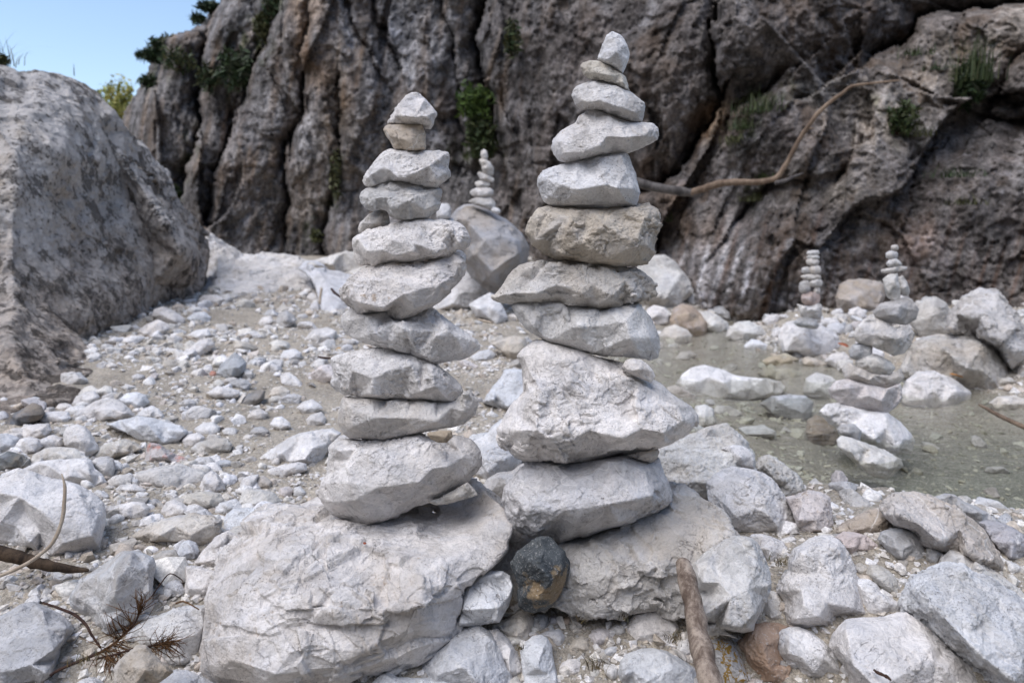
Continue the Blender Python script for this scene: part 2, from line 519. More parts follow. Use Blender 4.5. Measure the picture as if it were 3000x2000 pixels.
def make_simple_rock(name, c1, c2, c3, sc=14, t=.5, patch=None):
    s = NT(name)
    vec = s.n('TexCoord').outputs['Object']
    a = s.noise(vec, sc, 8, .66, .5); b = s.noise(vec, sc * .55, 5, .6); f = s.noise(vec, sc * 12, 4, .6)
    col = s.mix(s.ramp(a, .35, .65), c1, c2)
    if patch:
        pd = s.n('VectorMath', {'operation': 'DISTANCE'}, i0=vec, i1=patch).outputs['Value']
        pd = s.math('ADD', pd, s.math('MULTIPLY', s.math('SUBTRACT', s.noise(vec, 26, 6, .65), .5), .16))
        col = s.mix(s.math('MULTIPLY', s.ramp(pd, .032, .058, 1, 0), .8), col, c3)
    else: col = s.mix(s.ramp(b, t, t + .1), col, c3)
    col = s.mix(s.ramp(f, .55, .72, 0, .55), col, (.62, .60, .58, 1))
    nb = s.bump(s.math('ADD', a, s.math('MULTIPLY', f, .3)), .7, .012)
    s.bsdf(col, .72, .35, nb); M[name] = s.m
make_simple_rock('dark stone', (.035, .042, .048, 1), (.095, .105, .11, 1), (.30, .215, .12, 1), 22, .53, (.020, -.05, .082))
make_simple_rock('orange stone', (.31, .205, .14, 1), (.45, .33, .25, 1), (.19, .14, .12, 1), 14, .58)
make_simple_rock('charcoal', (.012, .012, .014, 1), (.03, .03, .035, 1), (.02, .02, .02, 1), 30, .6)

def make_vcol(name, rough=.95, bumpsc=120, bd=.004, mul=.25, spec=.15):
    s = NT(name)
    tc = s.n('TexCoord').outputs['Object']
    at = s.n('Attribute', {'attribute_name': 'tint'}).outputs[0]
    n1 = s.noise(tc, bumpsc, 5, .65)
    v = s.ramp(n1, .3, .7, 1 - mul, 1 + mul)
    col = s.mix(1.0, at, s.n('CombineColor', None, i0=v, i1=v, i2=v).outputs[0], 'MULTIPLY')
    s.bsdf(col, rough, spec, s.bump(n1, .6, bd)); M[name] = s.m
make_vcol('gravel')
make_vcol('leaf', .6, 40, .002, .2, .3)

# sandy ground
s = NT('sandy gravel')
tc = s.n('TexCoord').outputs['Object']
at = s.n('Attribute', {'attribute_name': 'tint'}).outputs[0]
a = s.noise(tc, 9, 6, .6); b = s.noise(tc, 75, 6, .7); c = s.noise(tc, 260, 3, .6)
v = s.math('MULTIPLY', s.ramp(a, .3, .7, .82, 1.12), s.math('MULTIPLY', s.ramp(b, .3, .7, .62, 1.25), s.ramp(c, .3, .7, .72, 1.2)))
col = s.mix(1.0, at, s.n('CombineColor', None, i0=v, i1=v, i2=v).outputs[0], 'MULTIPLY')
vo = s.n('TexVoronoi', {'feature': 'F1'}, Vector=tc, Scale=95.0)
pe = s.math('MULTIPLY', s.ramp(vo.outputs['Distance'], .2, .5, 1, 0), s.ramp(s.n('SeparateColor', None, i0=vo.outputs['Color']).outputs[0], .5, .6))
col = s.mix(s.math('MULTIPLY', pe, .6), col, (.52, .50, .48, 1))
h = s.math('ADD', s.math('ADD', b, s.math('MULTIPLY', c, .5)), s.math('MULTIPLY', pe, .6))
s.bsdf(col, .95, .12, s.bump(h, .9, .008)); M['sand'] = s.m

# cliff: large relief comes from the mesh, hue from the 'tint' attribute
s = NT('cliff rock')
tc = s.n('TexCoord').outputs['Object']
at = s.n('Attribute', {'attribute_name': 'tint'}).outputs[0]
mp = s.n('Mapping', None, Vector=tc, Scale=(1, 1, .45)).outputs[0]
a = s.noise(mp, 1.7, 8, .66, .3); b = s.noise(s.n('Mapping', None, Vector=tc, Rotation=(.15, .25, 0), Scale=(1, 1, .5)).outputs[0], 5.0, 8, .70, .2); c = s.noise(tc, 26, 5, .65)
v = s.math('MULTIPLY', s.ramp(a, .34, .66, .62, 1.32), s.math('MULTIPLY', s.ramp(b, .34, .66, .50, 1.50), s.ramp(c, .34, .66, .65, 1.35)))
col = s.mix(1.0, at, s.n('CombineColor', None, i0=v, i1=v, i2=v).outputs[0], 'MULTIPLY')
pale = s.math('MULTIPLY', s.ramp(s.noise(tc, 4.2, 9, .74, .5), .54, .66), .6)
col = s.mix(pale, col, s.mix(1.0, at, (1.9, 1.95, 2.1, 1), 'MULTIPLY'))
brn = s.math('MULTIPLY', s.ramp(s.noise(mp, 1.5, 7, .7, .4), .50, .62), .55)
col = s.mix(brn, col, s.mix(1.0, at, (.80, .63, .48, 1), 'MULTIPLY'))
col = s.mix(s.math('MULTIPLY', s.ramp(s.noise(mp, 5.5, 8, .75, .8), .57, .66), .7), col, (.018, .016, .015, 1))
h = s.math('ADD', s.math('MULTIPLY', b, 1.0), s.math('MULTIPLY', c, .35))
s.bsdf(col, .95, .12, s.bump(h, .8, .05)); M['cliff'] = s.m

# stream
s = NT('stream water')
tc = s.n('TexCoord').outputs['Object']
mp = s.n('Mapping', None, Vector=tc, Scale=(1.0, 2.2, 1)).outputs[0]
n1 = s.noise(mp, 9, 3, .5, .5); n2 = s.noise(mp, 30, 2, .5)
nb = s.bump(s.math('ADD', n1, s.math('MULTIPLY', n2, .3)), .30, .025)
tr = s.n('BsdfTransparent', None, Color=(.925, .94, .92, 1))
gl = s.n('BsdfGlossy', None, Color=(1, 1, 1, 1), Roughness=.12, Normal=nb)
fr = s.n('Fresnel', None, IOR=1.33, Normal=nb)
mx = s.n('MixShader', None, i0=fr.outputs[0], i1=tr.outputs[0], i2=gl.outputs[0])
s.t.links.new(mx.outputs[0], s.out.inputs[0]); M['water'] = s.m

def make_wood(name, c1, c2, sc=20):
    s = NT(name)
    tc = s.n('TexCoord').outputs['Generated']; ob = s.n('TexCoord').outputs['Object']
    a = s.noise(s.n('Mapping', None, Vector=ob, Scale=(1, 1, .35)).outputs[0], sc, 8, .72, .4); f = s.noise(ob, sc * 9, 4, .6)
    col = s.mix(s.ramp(a, .38, .62), c1, c2)
    col = s.mix(s.ramp(f, .5, .75, 0, .5), col, (c1[0] * .5, c1[1] * .5, c1[2] * .5, 1))
    s.bsdf(col, .85, .2, s.bump(s.math('ADD', a, s.math('MULTIPLY', f, .4)), .6, .006)); M[name] = s.m
make_wood('driftwood', (.13, .095, .075, 1), (.40, .33, .27, 1), 30)
make_wood('bleached twig', (.36, .29, .22, 1), (.50, .42, .33, 1), 40)
make_wood('dark log', (.022, .015, .011, 1), (.085, .058, .038, 1), 22)
make_wood('brown branch', (.15, .105, .075, 1), (.29, .215, .155, 1), 9)
make_wood('grey bark', (.065, .058, .055, 1), (.16, .145, .135, 1), 12)
make_wood('dark twig', (.03, .016, .013, 1), (.07, .04, .03, 1), 40)
make_wood('dead needles', (.085, .042, .018, 1), (.17, .09, .04, 1), 60)
# ------------------------------------------------------------------ ground sheet, stream, cliff
def axis(lo, hi, c0, c1, fine, grow):
    """coordinates fine inside c0..c1 and widening towards lo and hi."""
    mid = list(np.arange(c0, c1, fine)); a, st = [c0], fine
    while a[-1] > lo: st *= grow; a.append(a[-1] - st)
    b, st = [mid[-1]], fine
    while b[-1] < hi: st *= grow; b.append(b[-1] + st)
    return np.array(a[:0:-1] + mid + b[1:])

def grid_faces(nr, nc):
    i = np.arange(nr * nc).reshape(nr, nc)
    return np.stack([i[:-1, :-1], i[:-1, 1:], i[1:, 1:], i[1:, :-1]], -1).reshape(-1, 4)

gx = axis(-60, 60, -3.2, 4.2, .028, 1.12); gy = axis(-40, 60, .9, 8.5, .028, 1.12)
GX, GY = np.meshgrid(gx, gy)
GZ = ground_z(GX, GY)
pp = np.stack([GX.ravel(), GY.ravel(), 0 * GX.ravel()], 1)
GZ = GZ + (.007 * fbm(pp * 16, 3) + .004 * ridged(pp * 40, 2)).reshape(GX.shape)
me = mesh_np('ground', np.stack([GX, GY, GZ], -1).reshape(-1, 3), grid_faces(*GX.shape))
zz = GZ.ravel()
wet = sstep(ZW0 + .05, ZW0 - .005, zz)[:, None]
deep = sstep(ZW0 - .06, ZW0 - .22, zz)[:, None]
dry = np.array([.455, .405, .335]); wetc = np.array([.43, .395, .335]); deepc = np.array([.31, .315, .27])
n = (.5 + .5 * fbm(pp * 2.2 + 5, 3))[:, None]
dryc = dry * (.86 + .28 * np.clip(n, 0, 1))
vcol(me, 'tint', (dryc * (1 - wet) + wetc * wet) * (1 - deep) + deepc * deep)
tag(link('ground', me, M['sand']), 'sandy gravel floor of the gorge', 'ground', kind='structure')

# water sheet: just the stream's own outline
wy = np.linspace(2.25, 7.35, 90); rows = []
for y in wy:
    a = np.interp(y, YS, XL) - .45; b = min(np.interp(y, YS, XR) + .45, 7.0)
    rows.append([(a + (b - a) * t, y, ZW0) for t in np.linspace(0, 1, 60)])
rows = np.array(rows)
yy = np.linspace(1.3, 2.20, 12); r2 = []
for y in yy:
    a = 1.3 + (2.2 - y) * 1.6
    r2.append([(a + (7 - a) * t, y, ZW0) for t in np.linspace(0, 1, 60)])
rows = np.concatenate([np.array(r2), rows])
tag(link('stream', mesh_np('stream', rows.reshape(-1, 3), grid_faces(rows.shape[0], 60)), M['water']),
    'shallow clear stream on the right', 'stream', kind='structure')

# ---- cliff: a height field over the gorge wall, measured by bearing and height
CX = np.array([-900, 0, 250, 600, 1000, 1400, 1800, 2050, 2400, 2700, 3000, 3300, 3900.])
CY = np.array([17., 16, 15, 12.6, 11.6, 10.8, 9.4, 8.3, 7.5, 7.0, 6.4, 5.9, 4.6])
def pl(s, z): return np.array([p[:2] for p in pts(s, z)])
def dist_poly(px, py, line):
    best = np.full(px.shape, 1e9); side = np.zeros(px.shape)
    for (x1, y1), (x2, y2) in zip(line[:-1], line[1:]):
        dx, dy = x2 - x1, y2 - y1
        t = np.clip(((px - x1) * dx + (py - y1) * dy) / (dx * dx + dy * dy), 0, 1)
        ex, ey = px - x1 - t * dx, py - y1 - t * dy
        d = np.hypot(ex, ey); m = d < best
        best[m] = d[m]; side[m] = np.sign(dx * ey - dy * ex)[m]
    return best, side
# clefts: line, width in px, depth in m
CLEFTS = [
    (pl('820,-900 800,-300 1340,-10 1320,560 1290,800 1240,1000 1180,1250 1150,1380', 'A'), 26, 1.3),
    (pl('1900,-400 1830,0 1760,200 1680,450 1600,640 1500,900 1420,1130 1390,1350 1330,1560', 'A'), 30, .9),
    (pl('2060,-100 1990,300 2000,650 1920,900 1890,1150 1880,1568', 'A'), 18, .55),
    (pl('1230,-700 1250,-200 1230,0 1195,120 1180,280 1215,420 1245,540 1285,720 1300,850', 'M'), 34, 1.5),
    (pl('900,-500 960,0 1020,200 1060,420 1075,560 1085,860', 'M'), 20, .5),
    (pl('560,-100 600,60 640,200 720,380', 'M'), 16, .45),
    (pl('460,0 470,120 560,300 610,400', 'M'), 14, .4),
    (pl('380,440 395,900 330,1150 290,1380 300,1480', 'M'), 24, .6),
    (pl('180,420 160,700 100,850 80,1200 60,1460', 'M'), 18, .45),
    (pl('590,-900 600,-300 590,0 580,200 590,440 605,570 560,690 480,800 400,960 250,1060 120,1100', 'L'), 24, 1.0),
    (pl('2900,-260 2352,0 2180,40 1900,50 1750,110 1680,190 1560,300 1450,360', 'L'), 34, 1.1),
    (pl('950,480 860,560 690,640 640,760', 'L'), 20, .45),
    (pl('1900,560 2100,640 2352,700', 'L'), 22, .35),
    (pl('700,1240 740,1180 900,1060 1080,1020', 'L'), 18, .4),
    (pl('1700,1160 1730,1050 1700,900', 'L'), 16, .35),
    (pl('1400,820 1360,900 1300,1020', 'L'), 16, .35),
    (pl('2352,330 2250,420 2180,560', 'L'), 20, .4),
]
# swellings: centre x, y, radius x, y (px of the photograph), height m
SWELL = [(470, 420, 120, 330, .7), (640, 520, 110, 420, .8), (820, 250, 110, 520, .5), (960, 520, 120, 330, .7), (1040, 100, 200, 330, .8),
         (1290, 200, 120, 400, .6), (1620, 350, 180, 420, .7), (1930, 300, 200, 330, .6), (2250, 60, 330, 200, 1.0),
         (2280, 400, 210, 130, .75), (2400, 700, 330, 190, .8), (2120, 860, 230, 190, .9), (2000, 900, 160, 120, .5), (2760, 560, 250, 170, .5), (2760, 300, 200, 110, .3), (1150, 760, 210, 110, .7)]
cu = np.concatenate([np.arange(-900, -40, 26), np.arange(-40, 3060, 5.0), np.arange(3060, 3900, 26)])
cv = np.concatenate([np.geomspace(2300, 60, 46)[:-1] * -1, np.arange(-60, 1010, 5.0)])
PU, PV = np.meshgrid(cu, cv)
shp = PU.shape; PU = PU.ravel(); PV = PV.ravel()
Y0 = np.interp(PU, CX, CY)
U = (PU - 1500) / F; Vv = (1000 - PV) / F
fy = CT + Vv * ST; fz = -ST + Vv * CT
# the right side leans back into a slope, the rest overhangs a little
tilt = np.interp(PU, [-900, 1700, 2100, 2500, 3000, 3900], [.06, -.02, .16, .38, .62, .7])
zz = HC + fz / fy * Y0
fz_ = fz / np.maximum(fy, .15)
Yb = (Y0 + tilt * (HC - 0.2)) / np.maximum(1 - tilt * np.maximum(fz_, -0.3), .45)
# a ledge of scree running up to the top right
Yb = np.minimum(Yb, 30)
jx = PU + 6 * chips(np.stack([PU / 40, PV / 70, 0 * PU + 3], 1), .5, .5) + 22 * perlin(np.stack([PU / 90, PV / 120, 0 * PU + 3], 1)) + 9 * perlin(np.stack([PU / 28, PV / 34, 0 * PU + 8], 1))
jy = PV + 26 * perlin(np.stack([PU / 90, PV / 120, 0 * PU + 13], 1))
rel = np.zeros(PU.shape); cleft_mask = np.zeros(PU.shape)
for line, w, dpt in CLEFTS:
    d, sd = dist_poly(jx, jy, line)
    g = np.exp(-d / (w * .6))
    rel += dpt * (.46 * g + .60 * np.exp(-d / (6.0 * w)) * (sd > 0))
    cleft_mask = np.maximum(cleft_mask, g)
for x, y, rx, ry, hh in SWELL:
    rel -= .7 * hh * np.exp(-(((jx - x) / rx) ** 2 + ((jy - y) / ry) ** 2))
def cliff_point(Y): 
    D = Y / np.maximum(fy, .12)
    return np.stack([D * U, Y, HC + D * fz], 1)
B = cliff_point(Yb)
q = B * np.array([1, 1, .62])
jw = .35 * np.stack([perlin(q * 1.1 + 31), perlin(q * 1.1 + 37), perlin(q * 1.1 + 41)], 1)
qs = (B + jw) * np.array([1, 1, .55])
rel += -.34 * fbm(q * .5 + 3, 3) - .50 * chips((B + 1.0 * jw) * np.array([.62, .62, .24]) + 3, .6, .30) - .17 * chips(qs * .8, .45, .10) - .12 * chips(qs * 1.9 + 5, .6, .22)
rel += -.03 * chips((B + jw) * 6.5 + 2, .8, .3) - .042 * fbm(B * 4.5, 5, .68) - .02 * chips(B * 15 + 2, .8, .4)
Yr = Yb + rel
# skyline of the left shoulder: beyond it the rock rolls away from view
SKY = np.array([(-900, 560), (-200, 480), (250, 420), (345, 352), (362, 335), (366, 318), (404, 262), (410, 240), (430, 218), (438, 178), (450, 160), (440, 130), (456, 112), (500, 100),
                (560, 84), (585, 70), (612, 40), (640, 6), (668, -40), (720, -180), (800, -420), (960, -900), (1200, -2400)], float)
sx = np.interp(PV, SKY[::-1, 1], SKY[::-1, 0])
sx = sx + 7 * perlin(np.stack([PV / 16, 0 * PV, 0 * PV + 2], 1)) + 4 * perlin(np.stack([PV / 6, 0 * PV, 0 * PV + 2], 1))
ins = PU - sx
Yr = Yr + 1.6 * np.exp(-np.clip(ins, 0, None) / 22) * (ins < 200)
Vc = cliff_point(Yr)
keep = (ins > 0).reshape(shp)
fcs = grid_faces(*shp)
kk = keep.ravel()
# snap the first column beyond the skyline onto it so the edge is not stepped
edge = (~kk) & (ins > -30)
PUe = np.where(edge, sx, PU); U2 = (PUe - 1500) / F
D2 = Yr / np.maximum(fy, .12)
Vc[edge, 0] = (D2 * U2)[edge]; Vc[edge, 1] += 2.2
anyk = kk[fcs].any(1) & (kk | edge)[fcs].all(1)
fcs = fcs[anyk]
used = np.unique(fcs); remap = -np.ones(len(Vc), int); remap[used] = np.arange(len(used))
me = mesh_np('cliff', Vc[used], remap[fcs][:, ::-1])
# hue of the rock: grey violet, tan ribs, brown stain bands, moss
T0 = np.tile(np.array([.196, .184, .178]), (len(PU), 1))
nz = .5 + .5 * fbm(q * .9 + 20, 4); nz = np.clip(nz, 0, 1)[:, None]
st_ = .5 + .5 * fbm(np.stack([PU / 26 + PV / 130, PV / 210, 0 * PU + 61], 1), 4, .6)
T0 = T0 * (.28 + .55 * nz + .62 * np.clip(st_, 0, 1)[:, None])
def paint(w, c):
    global T0
    w = np.clip(w, 0, 1)[:, None]; T0 = T0 * (1 - w) + np.array(c) * w
def band(s, z, w): d, _ = dist_poly(jx, jy, pl(s, z)); return np.exp(-(d / w) ** 2)
big_b = np.clip(.15 + 1.5 * perlin(np.stack([PU / 150 + PV / 400, PV / 260, 0 * PU + 71], 1)), 0, 1)
paint(.40 * big_b * sstep(1000, 1500, PU), (.142, .115, .098))
big_w = np.clip(-.05 + 1.6 * perlin(np.stack([PU / 110 + PV / 300, PV / 240, 0 * PU + 91], 1)), 0, 1)
paint(.55 * big_w, (.29, .278, .278))
dk = np.clip(-.1 + 1.7 * perlin(np.stack([PU / 60 + PV / 260, PV / 200, 0 * PU + 131], 1)), 0, 1)
paint(.6 * dk, (.085, .076, .075))
oc = np.clip(-.2 + 2.0 * perlin(np.stack([PU / 24 + PV / 120, PV / 190, 0 * PU + 151], 1)), 0, 1)
paint(.55 * oc * sstep(1750, 1450, PU), (.26, .195, .14))
rn = np.clip(.6 + .9 * perlin(np.stack([PU / 45, PV / 110, 0 * PU + 30], 1)), 0, 1)
paint(.55 * sstep(1350, 1600, PU) * rn, (0.116, 0.095, 0.083))
paint(.5 * sstep(1800, 2300, PU) * sstep(420, 100, PV), (0.104, 0.088, 0.078))
paint(.9 * band('180,-300 190,60 200,300 240,420', 'M', 52) * rn, (0.287, 0.213, 0.152))
paint(.8 * band('330,420 350,620 380,850 420,1000', 'M', 42) * rn, (0.305, 0.244, 0.183))
paint(.7 * band('200,980 170,1180', 'M', 32), (0.281, 0.238, 0.201))
paint(.7 * band('2010,-100 2030,300 2100,520', 'A', 45) * rn, (0.275, 0.201, 0.146))
paint(.6 * band('1400,560 1310,900 1250,1100', 'A', 22) * rn, (0.268, 0.220, 0.183))
paint(.7 * band('1560,690 1500,900 1400,1200', 'A', 26) * rn, (0.268, 0.226, 0.201))
paint(.55 * band('520,30 700,200 850,400 960,700', 'M', 110) * rn, (0.262, 0.268, 0.287))
paint(.6 * band('150,1000 300,1050 450,1300', 'L', 60) * rn, (0.171, 0.104, 0.055))
paint(.65 * band('600,640 560,720', 'L', 40), (0.329, 0.232, 0.146))
paint(.75 * band('960,520 1350,480', 'L', 34) * rn, (0.305, 0.287, 0.262))
paint(.95 * band('1400,700 1700,520 1900,360 2352,120 2800,-120', 'L', 95) * np.clip(rn + .3, 0, 1), (0.287, 0.250, 0.213))
paint(.7 * band('1000,1080 1300,1060 1420,1120 1500,1320', 'L', 55) * rn, (0.329, 0.293, 0.250))
paint(.7 * band('1690,1420 1760,1380', 'L', 60) * rn, (0.390, 0.317, 0.287))
paint(.75 * sstep(660, 790, PV) * sstep(1850, 1950, PU) * sstep(2560, 2350, PU) * np.clip(.5 + 1.3 * perlin(np.stack([PU / 17 + PV / 60, PV / 300, 0 * PU + 4], 1)), 0, 1), (.48, .465, .47))
paint(.6 * sstep(560, 700, PV) * sstep(1850, 2000, PU) * np.clip(-.1 + 1.6 * perlin(np.stack([PU / 21 + 5 + PV / 70, PV / 260, 0 * PU + 9], 1)), 0, 1), (0.122, 0.073, 0.051))
mo = np.clip(.2 + 1.6 * perlin(np.stack([PU / 22, PV / 34, 0 * PU + 44], 1)), 0, 1)
MOSS = (.045, .055, .016)
for st, z, w in (('385,920 340,1050 290,1180 230,1290 215,1420', 'M', 26), ('1000,900 1100,880 1250,800', 'M', 40), ('1640,300 1560,470 1500,560', 'A', 50), ('1240,860 1200,1150 1160,1300', 'A', 20),
                 ('950,320 1060,420 1010,520', 'A', 40), ('1800,0 1700,200 1650,420', 'A', 40), ('700,800 850,560 980,520', 'L', 36), ('1560,640 1680,760', 'L', 40), ('760,1150 840,1060', 'L', 26)):
    paint(.85 * band(st, z, w) * mo, MOSS)
vcol(me, 'tint', T0[used])
tag(link('cliff', me, M['cliff']), 'tall weathered rock wall of the gorge', 'cliff', kind='structure')

# added unseen wall behind and beside the viewer: it shuts out the low sky
ax = np.linspace(0, 1, 60); az_ = np.linspace(-.5, 15, 40)
path = np.array([(-22, 12), (-21, 5), (-19, -4), (-14, -11), (0, -16), (16, -14), (30, -6)], float)
tt = np.linspace(0, len(path) - 1, 60)
bx = np.interp(tt, np.arange(len(path)), path[:, 0]); by = np.interp(tt, np.arange(len(path)), path[:, 1])
BX, BZ = np.meshgrid(bx, az_); BY, _ = np.meshgrid(by, az_)
q = np.stack([BX.ravel(), BY.ravel(), BZ.ravel() * .6], 1)
dd = (.8 * fbm(q * .5, 4)).reshape(BX.shape)
V_ = np.stack([BX * (1 + .01 * BZ + .05 * dd), BY * (1 + .01 * BZ) + dd, BZ], -1).reshape(-1, 3)
me = mesh_np('sky blocking wall', V_, grid_faces(*BX.shape))
vcol(me, 'tint', np.tile([.26, .245, .235], (len(V_), 1)))
tag(link('sky_blocking_wall', me, M['cliff']), 'unseen rock wall added behind the viewer to shut out the low sky', 'cliff', kind='structure')
# ------------------------------------------------------------------ the two cairns in front
GL, GR = 'stones stacked in the left cairn', 'stones stacked in the right cairn'
DL, DR = 1.66, 1.62
def L_(label, out, inner, D=DL, **kw): return S(label, out, D, inner, name='cairn_stone', group=GL, **kw)
def R_(label, out, inner, D=DR, **kw): return S(label, out, D, inner, name='cairn_stone', group=GR, **kw)
L_('white angular stone at the very top of the left cairn, hooked at its right end',
   '@B 524,366 552,315 580,265 620,215 668,170 690,162 728,166 770,200 810,240 852,290 853,310 838,330 830,370 808,402 775,398 762,370 730,366 640,362',
   '@B 630,225,.5 618,312,1.0 705,325,1.0 790,318,.8 720,200,.25 800,250,.3')
L_('small tan blocky stone, second from the top of the left cairn',
   '@B 500,405 510,385 540,364 640,364 760,368 762,400 776,430 776,534 710,540 640,542 570,527 545,480 515,440',
   '@B 545,445,.7 600,460,.9 640,425,.7 645,470,.9 685,405,.8 700,530,.8 690,460,1.0 765,400,.5 765,525,.5', col=(.56, .49, .41, .5))
L_('pale wedge-shaped stone, third from the top of the left cairn',
   '@B 365,740 378,700 410,660 440,620 480,565 520,540 545,530 600,538 660,545 760,540 840,545 925,555 935,590 925,650 938,680 938,710 905,740 865,765 860,785 775,785 720,757 660,747 620,740 540,740 470,757 405,782 380,770',
   '@B 420,700,.6 440,650,.5 500,650,.8 535,665,.9 560,620,.6 640,720,1.0 700,690,1.0 800,640,.9 900,690,.5 850,730,.8 600,722,.8 520,722,.5 760,590,.5')
L_('stone with a flat brown-grey left face, fourth from top of the left cairn',
   '@B 343,845 355,815 385,790 420,777 480,752 540,740 600,742 650,752 720,762 775,789 850,785 880,790 880,840 872,900 860,930 830,950 790,985 760,985 720,990 680,1000 640,1000 590,990 545,970 525,935 480,925 430,935 385,920 360,890',
   '@B 520,850,.8 560,930,.9 665,870,1.0 670,985,.6 690,850,1.0 620,790,.5 800,820,.5 770,930,.7 450,850,.7 400,890,.4', col=CS)
L_('small rough stone wedged under the left end of the brown-faced stone, left cairn',
   '@B 333,1052 345,1020 385,980 400,960 450,935 500,928 535,962 540,1022 500,1042 440,1045 385,1072 340,1082', '', D=1.70, col=CS)
L_('long pale block with a smooth grey patch in its middle, left cairn',
   '@B 300,1120 330,1095 400,1065 470,1045 520,1035 560,1020 640,1002 720,988 800,985 830,1000 880,990 940,1000 1000,1015 1035,1045 1060,1090 1072,1140 1062,1170 1035,1185 980,1190 960,1215 930,1230 870,1240 780,1257 700,1277 620,1282 575,1267 500,1282 420,1292 345,1295 325,1270 305,1190',
   '@B 330,1120,.5 530,1060,.6 560,1130,.9 580,1230,.9 700,1150,.95 705,1200,1 690,1060,.6 500,1190,.8 940,1060,.6 1000,1150,.7 850,1210,.8 400,1200,.8')
L_('white chip showing behind the right end of the sixth stone of the left cairn',
   '@B 955,1200 1000,1193 1030,1210 1044,1230 1040,1270 1020,1290 970,1250', '', D=1.74)
L_('large pale stone with a jagged left end, sixth main stone of the left cairn',
   '@B 218,1480 225,1455 250,1415 290,1365 340,1335 410,1297 480,1285 560,1275 640,1285 780,1270 900,1240 960,1225 1000,1235 1020,1265 1040,1310 1030,1350 1000,1390 960,1430 900,1480 @C 830,100 760,165 700,202 620,238 540,270 490,267 460,247 455,217 380,227 300,237 275,217 245,185 205,150 192,110',
   '@B 262,1430,.5 300,1480,.8 420,1400,.7 560,1380,.8 640,1470,1.0 600,1400,.95 730,1450,1.0 860,1420,.8 990,1300,.4 520,1320,.5 760,1330,.6 @C 300,170,1.0 440,200,.9 560,120,1.1 620,200,.9 720,170,.7 240,150,.5')
L_('slanting pale stone whose right end points down, seventh main stone of the left cairn',
   '@C 195,290 205,240 250,200 275,207 300,232 380,224 455,222 465,247 495,267 540,267 620,242 700,204 740,227 800,262 850,300 920,345 975,385 993,410 990,440 940,475 880,495 800,507 740,522 700,514 650,484 600,464 540,450 470,428 400,412 330,397 260,372 215,340',
   '@C 240,270,.3 390,345,.8 500,290,.7 545,290,.8 560,325,.9 720,330,.5 740,360,.9 805,325,.8 850,360,.7 640,458,.5 700,480,.6 900,450,.5 460,400,.6')
L_('blocky stone with a grey squared left end, eighth main stone of the left cairn',
   '@C 137,490 160,475 250,450 340,440 400,427 440,427 500,442 560,452 640,482 700,512 740,532 800,570 850,610 885,650 895,680 870,717 830,737 750,737 650,730 550,724 460,722 370,717 290,702 210,697 170,670 148,640 150,580',
   '@C 240,500,.5 235,670,.6 260,560,.8 380,600,1.0 370,690,.9 470,560,.9 500,510,.7 600,530,.8 720,560,.9 730,650,1.0 840,660,.4 650,680,.9 440,470,.3')
L_('flat slab with a shadowed brown-grey front, ninth main stone of the left cairn',
   '@C 175,850 180,790 195,740 210,707 300,714 460,724 600,730 740,740 830,737 865,717 900,685 940,670 970,720 975,770 960,800 930,830 900,862 830,882 760,897 690,907 620,927 560,947 480,950 400,960 320,947 250,947 205,920 185,880',
   '@C 215,780,.5 250,770,.8 260,880,.9 560,760,.6 570,830,1 620,900,.8 400,830,.9 820,770,.5 900,790,.6 740,850,.8', col=CS)
L_('thin tan chip with an ochre spot wedged low in the left cairn',
   '@C 690,915 760,903 830,903 836,940 800,972 750,972 710,952 690,930', '', D=1.555, col=(.40, .345, .28, .9))
L_('widest stone at the bottom of the left cairn, with a deep notch on its left',
   '@C 65,1250 80,1215 100,1190 118,1165 125,1080 130,1000 160,967 230,957 330,957 400,960 480,952 560,947 640,932 700,945 750,968 800,972 840,935 880,940 940,960 965,990 985,1020 998,1060 995,1100 970,1140 930,1190 880,1230 800,1275 700,1310 620,1332 540,1372 460,1417 400,1442 350,1450 290,1432 200,1402 140,1377 100,1332 75,1290',
   '@C 240,1070,.45 235,1100,.6 250,1200,.95 150,1200,.6 280,1010,.5 470,1020,.6 500,1100,.9 620,1080,.8 720,1120,.9 800,1110,.8 900,1050,.5 640,1200,1 400,1230,1 330,1400,.6 280,1300,1', tf=.13)
L_('flat pointed stone propping the right side of the bottom stone of the left cairn',
   '@C 690,1310 760,1290 860,1235 920,1200 950,1230 980,1270 920,1290 830,1315 740,1332', '', D=1.61, col=CC)
# right cairn
R_('upright angular stone standing on the very top of the right cairn',
   '@D 690,240 700,205 720,150 735,110 770,84 800,95 830,120 855,160 872,215 865,250 850,290 832,328 800,307 760,277 725,264',
   '@D 745,110,.4 725,200,.7 710,235,.5 740,250,.8 800,200,.9 830,280,.6 790,130,.6', tf=.05)
R_('small stone with an ochre left end, second from top of the right cairn',
   '@D 588,280 600,262 640,252 690,252 722,264 760,279 800,309 830,327 850,345 860,375 865,422 835,407 790,387 740,372 690,360 640,360 605,332',
   '@D 620,300,.6 680,320,.9 760,335,.9 830,375,.7 700,285,.6', col=(.62, .58, .51, .55))
R_('smooth grey slab tilted to the right, third from top of the right cairn',
   '@D 540,450 550,420 565,400 620,378 660,363 690,363 740,374 790,390 840,410 880,435 920,465 955,490 955,540 945,590 940,606 890,602 830,582 780,562 730,547 690,533 640,533 590,530 560,505',
   '@D 600,480,.8 640,490,.9 700,480,1 820,520,1 750,545,.5 900,550,.7 700,420,.7 840,450,.6', rough=.7, col=(.65, .645, .645, .15))
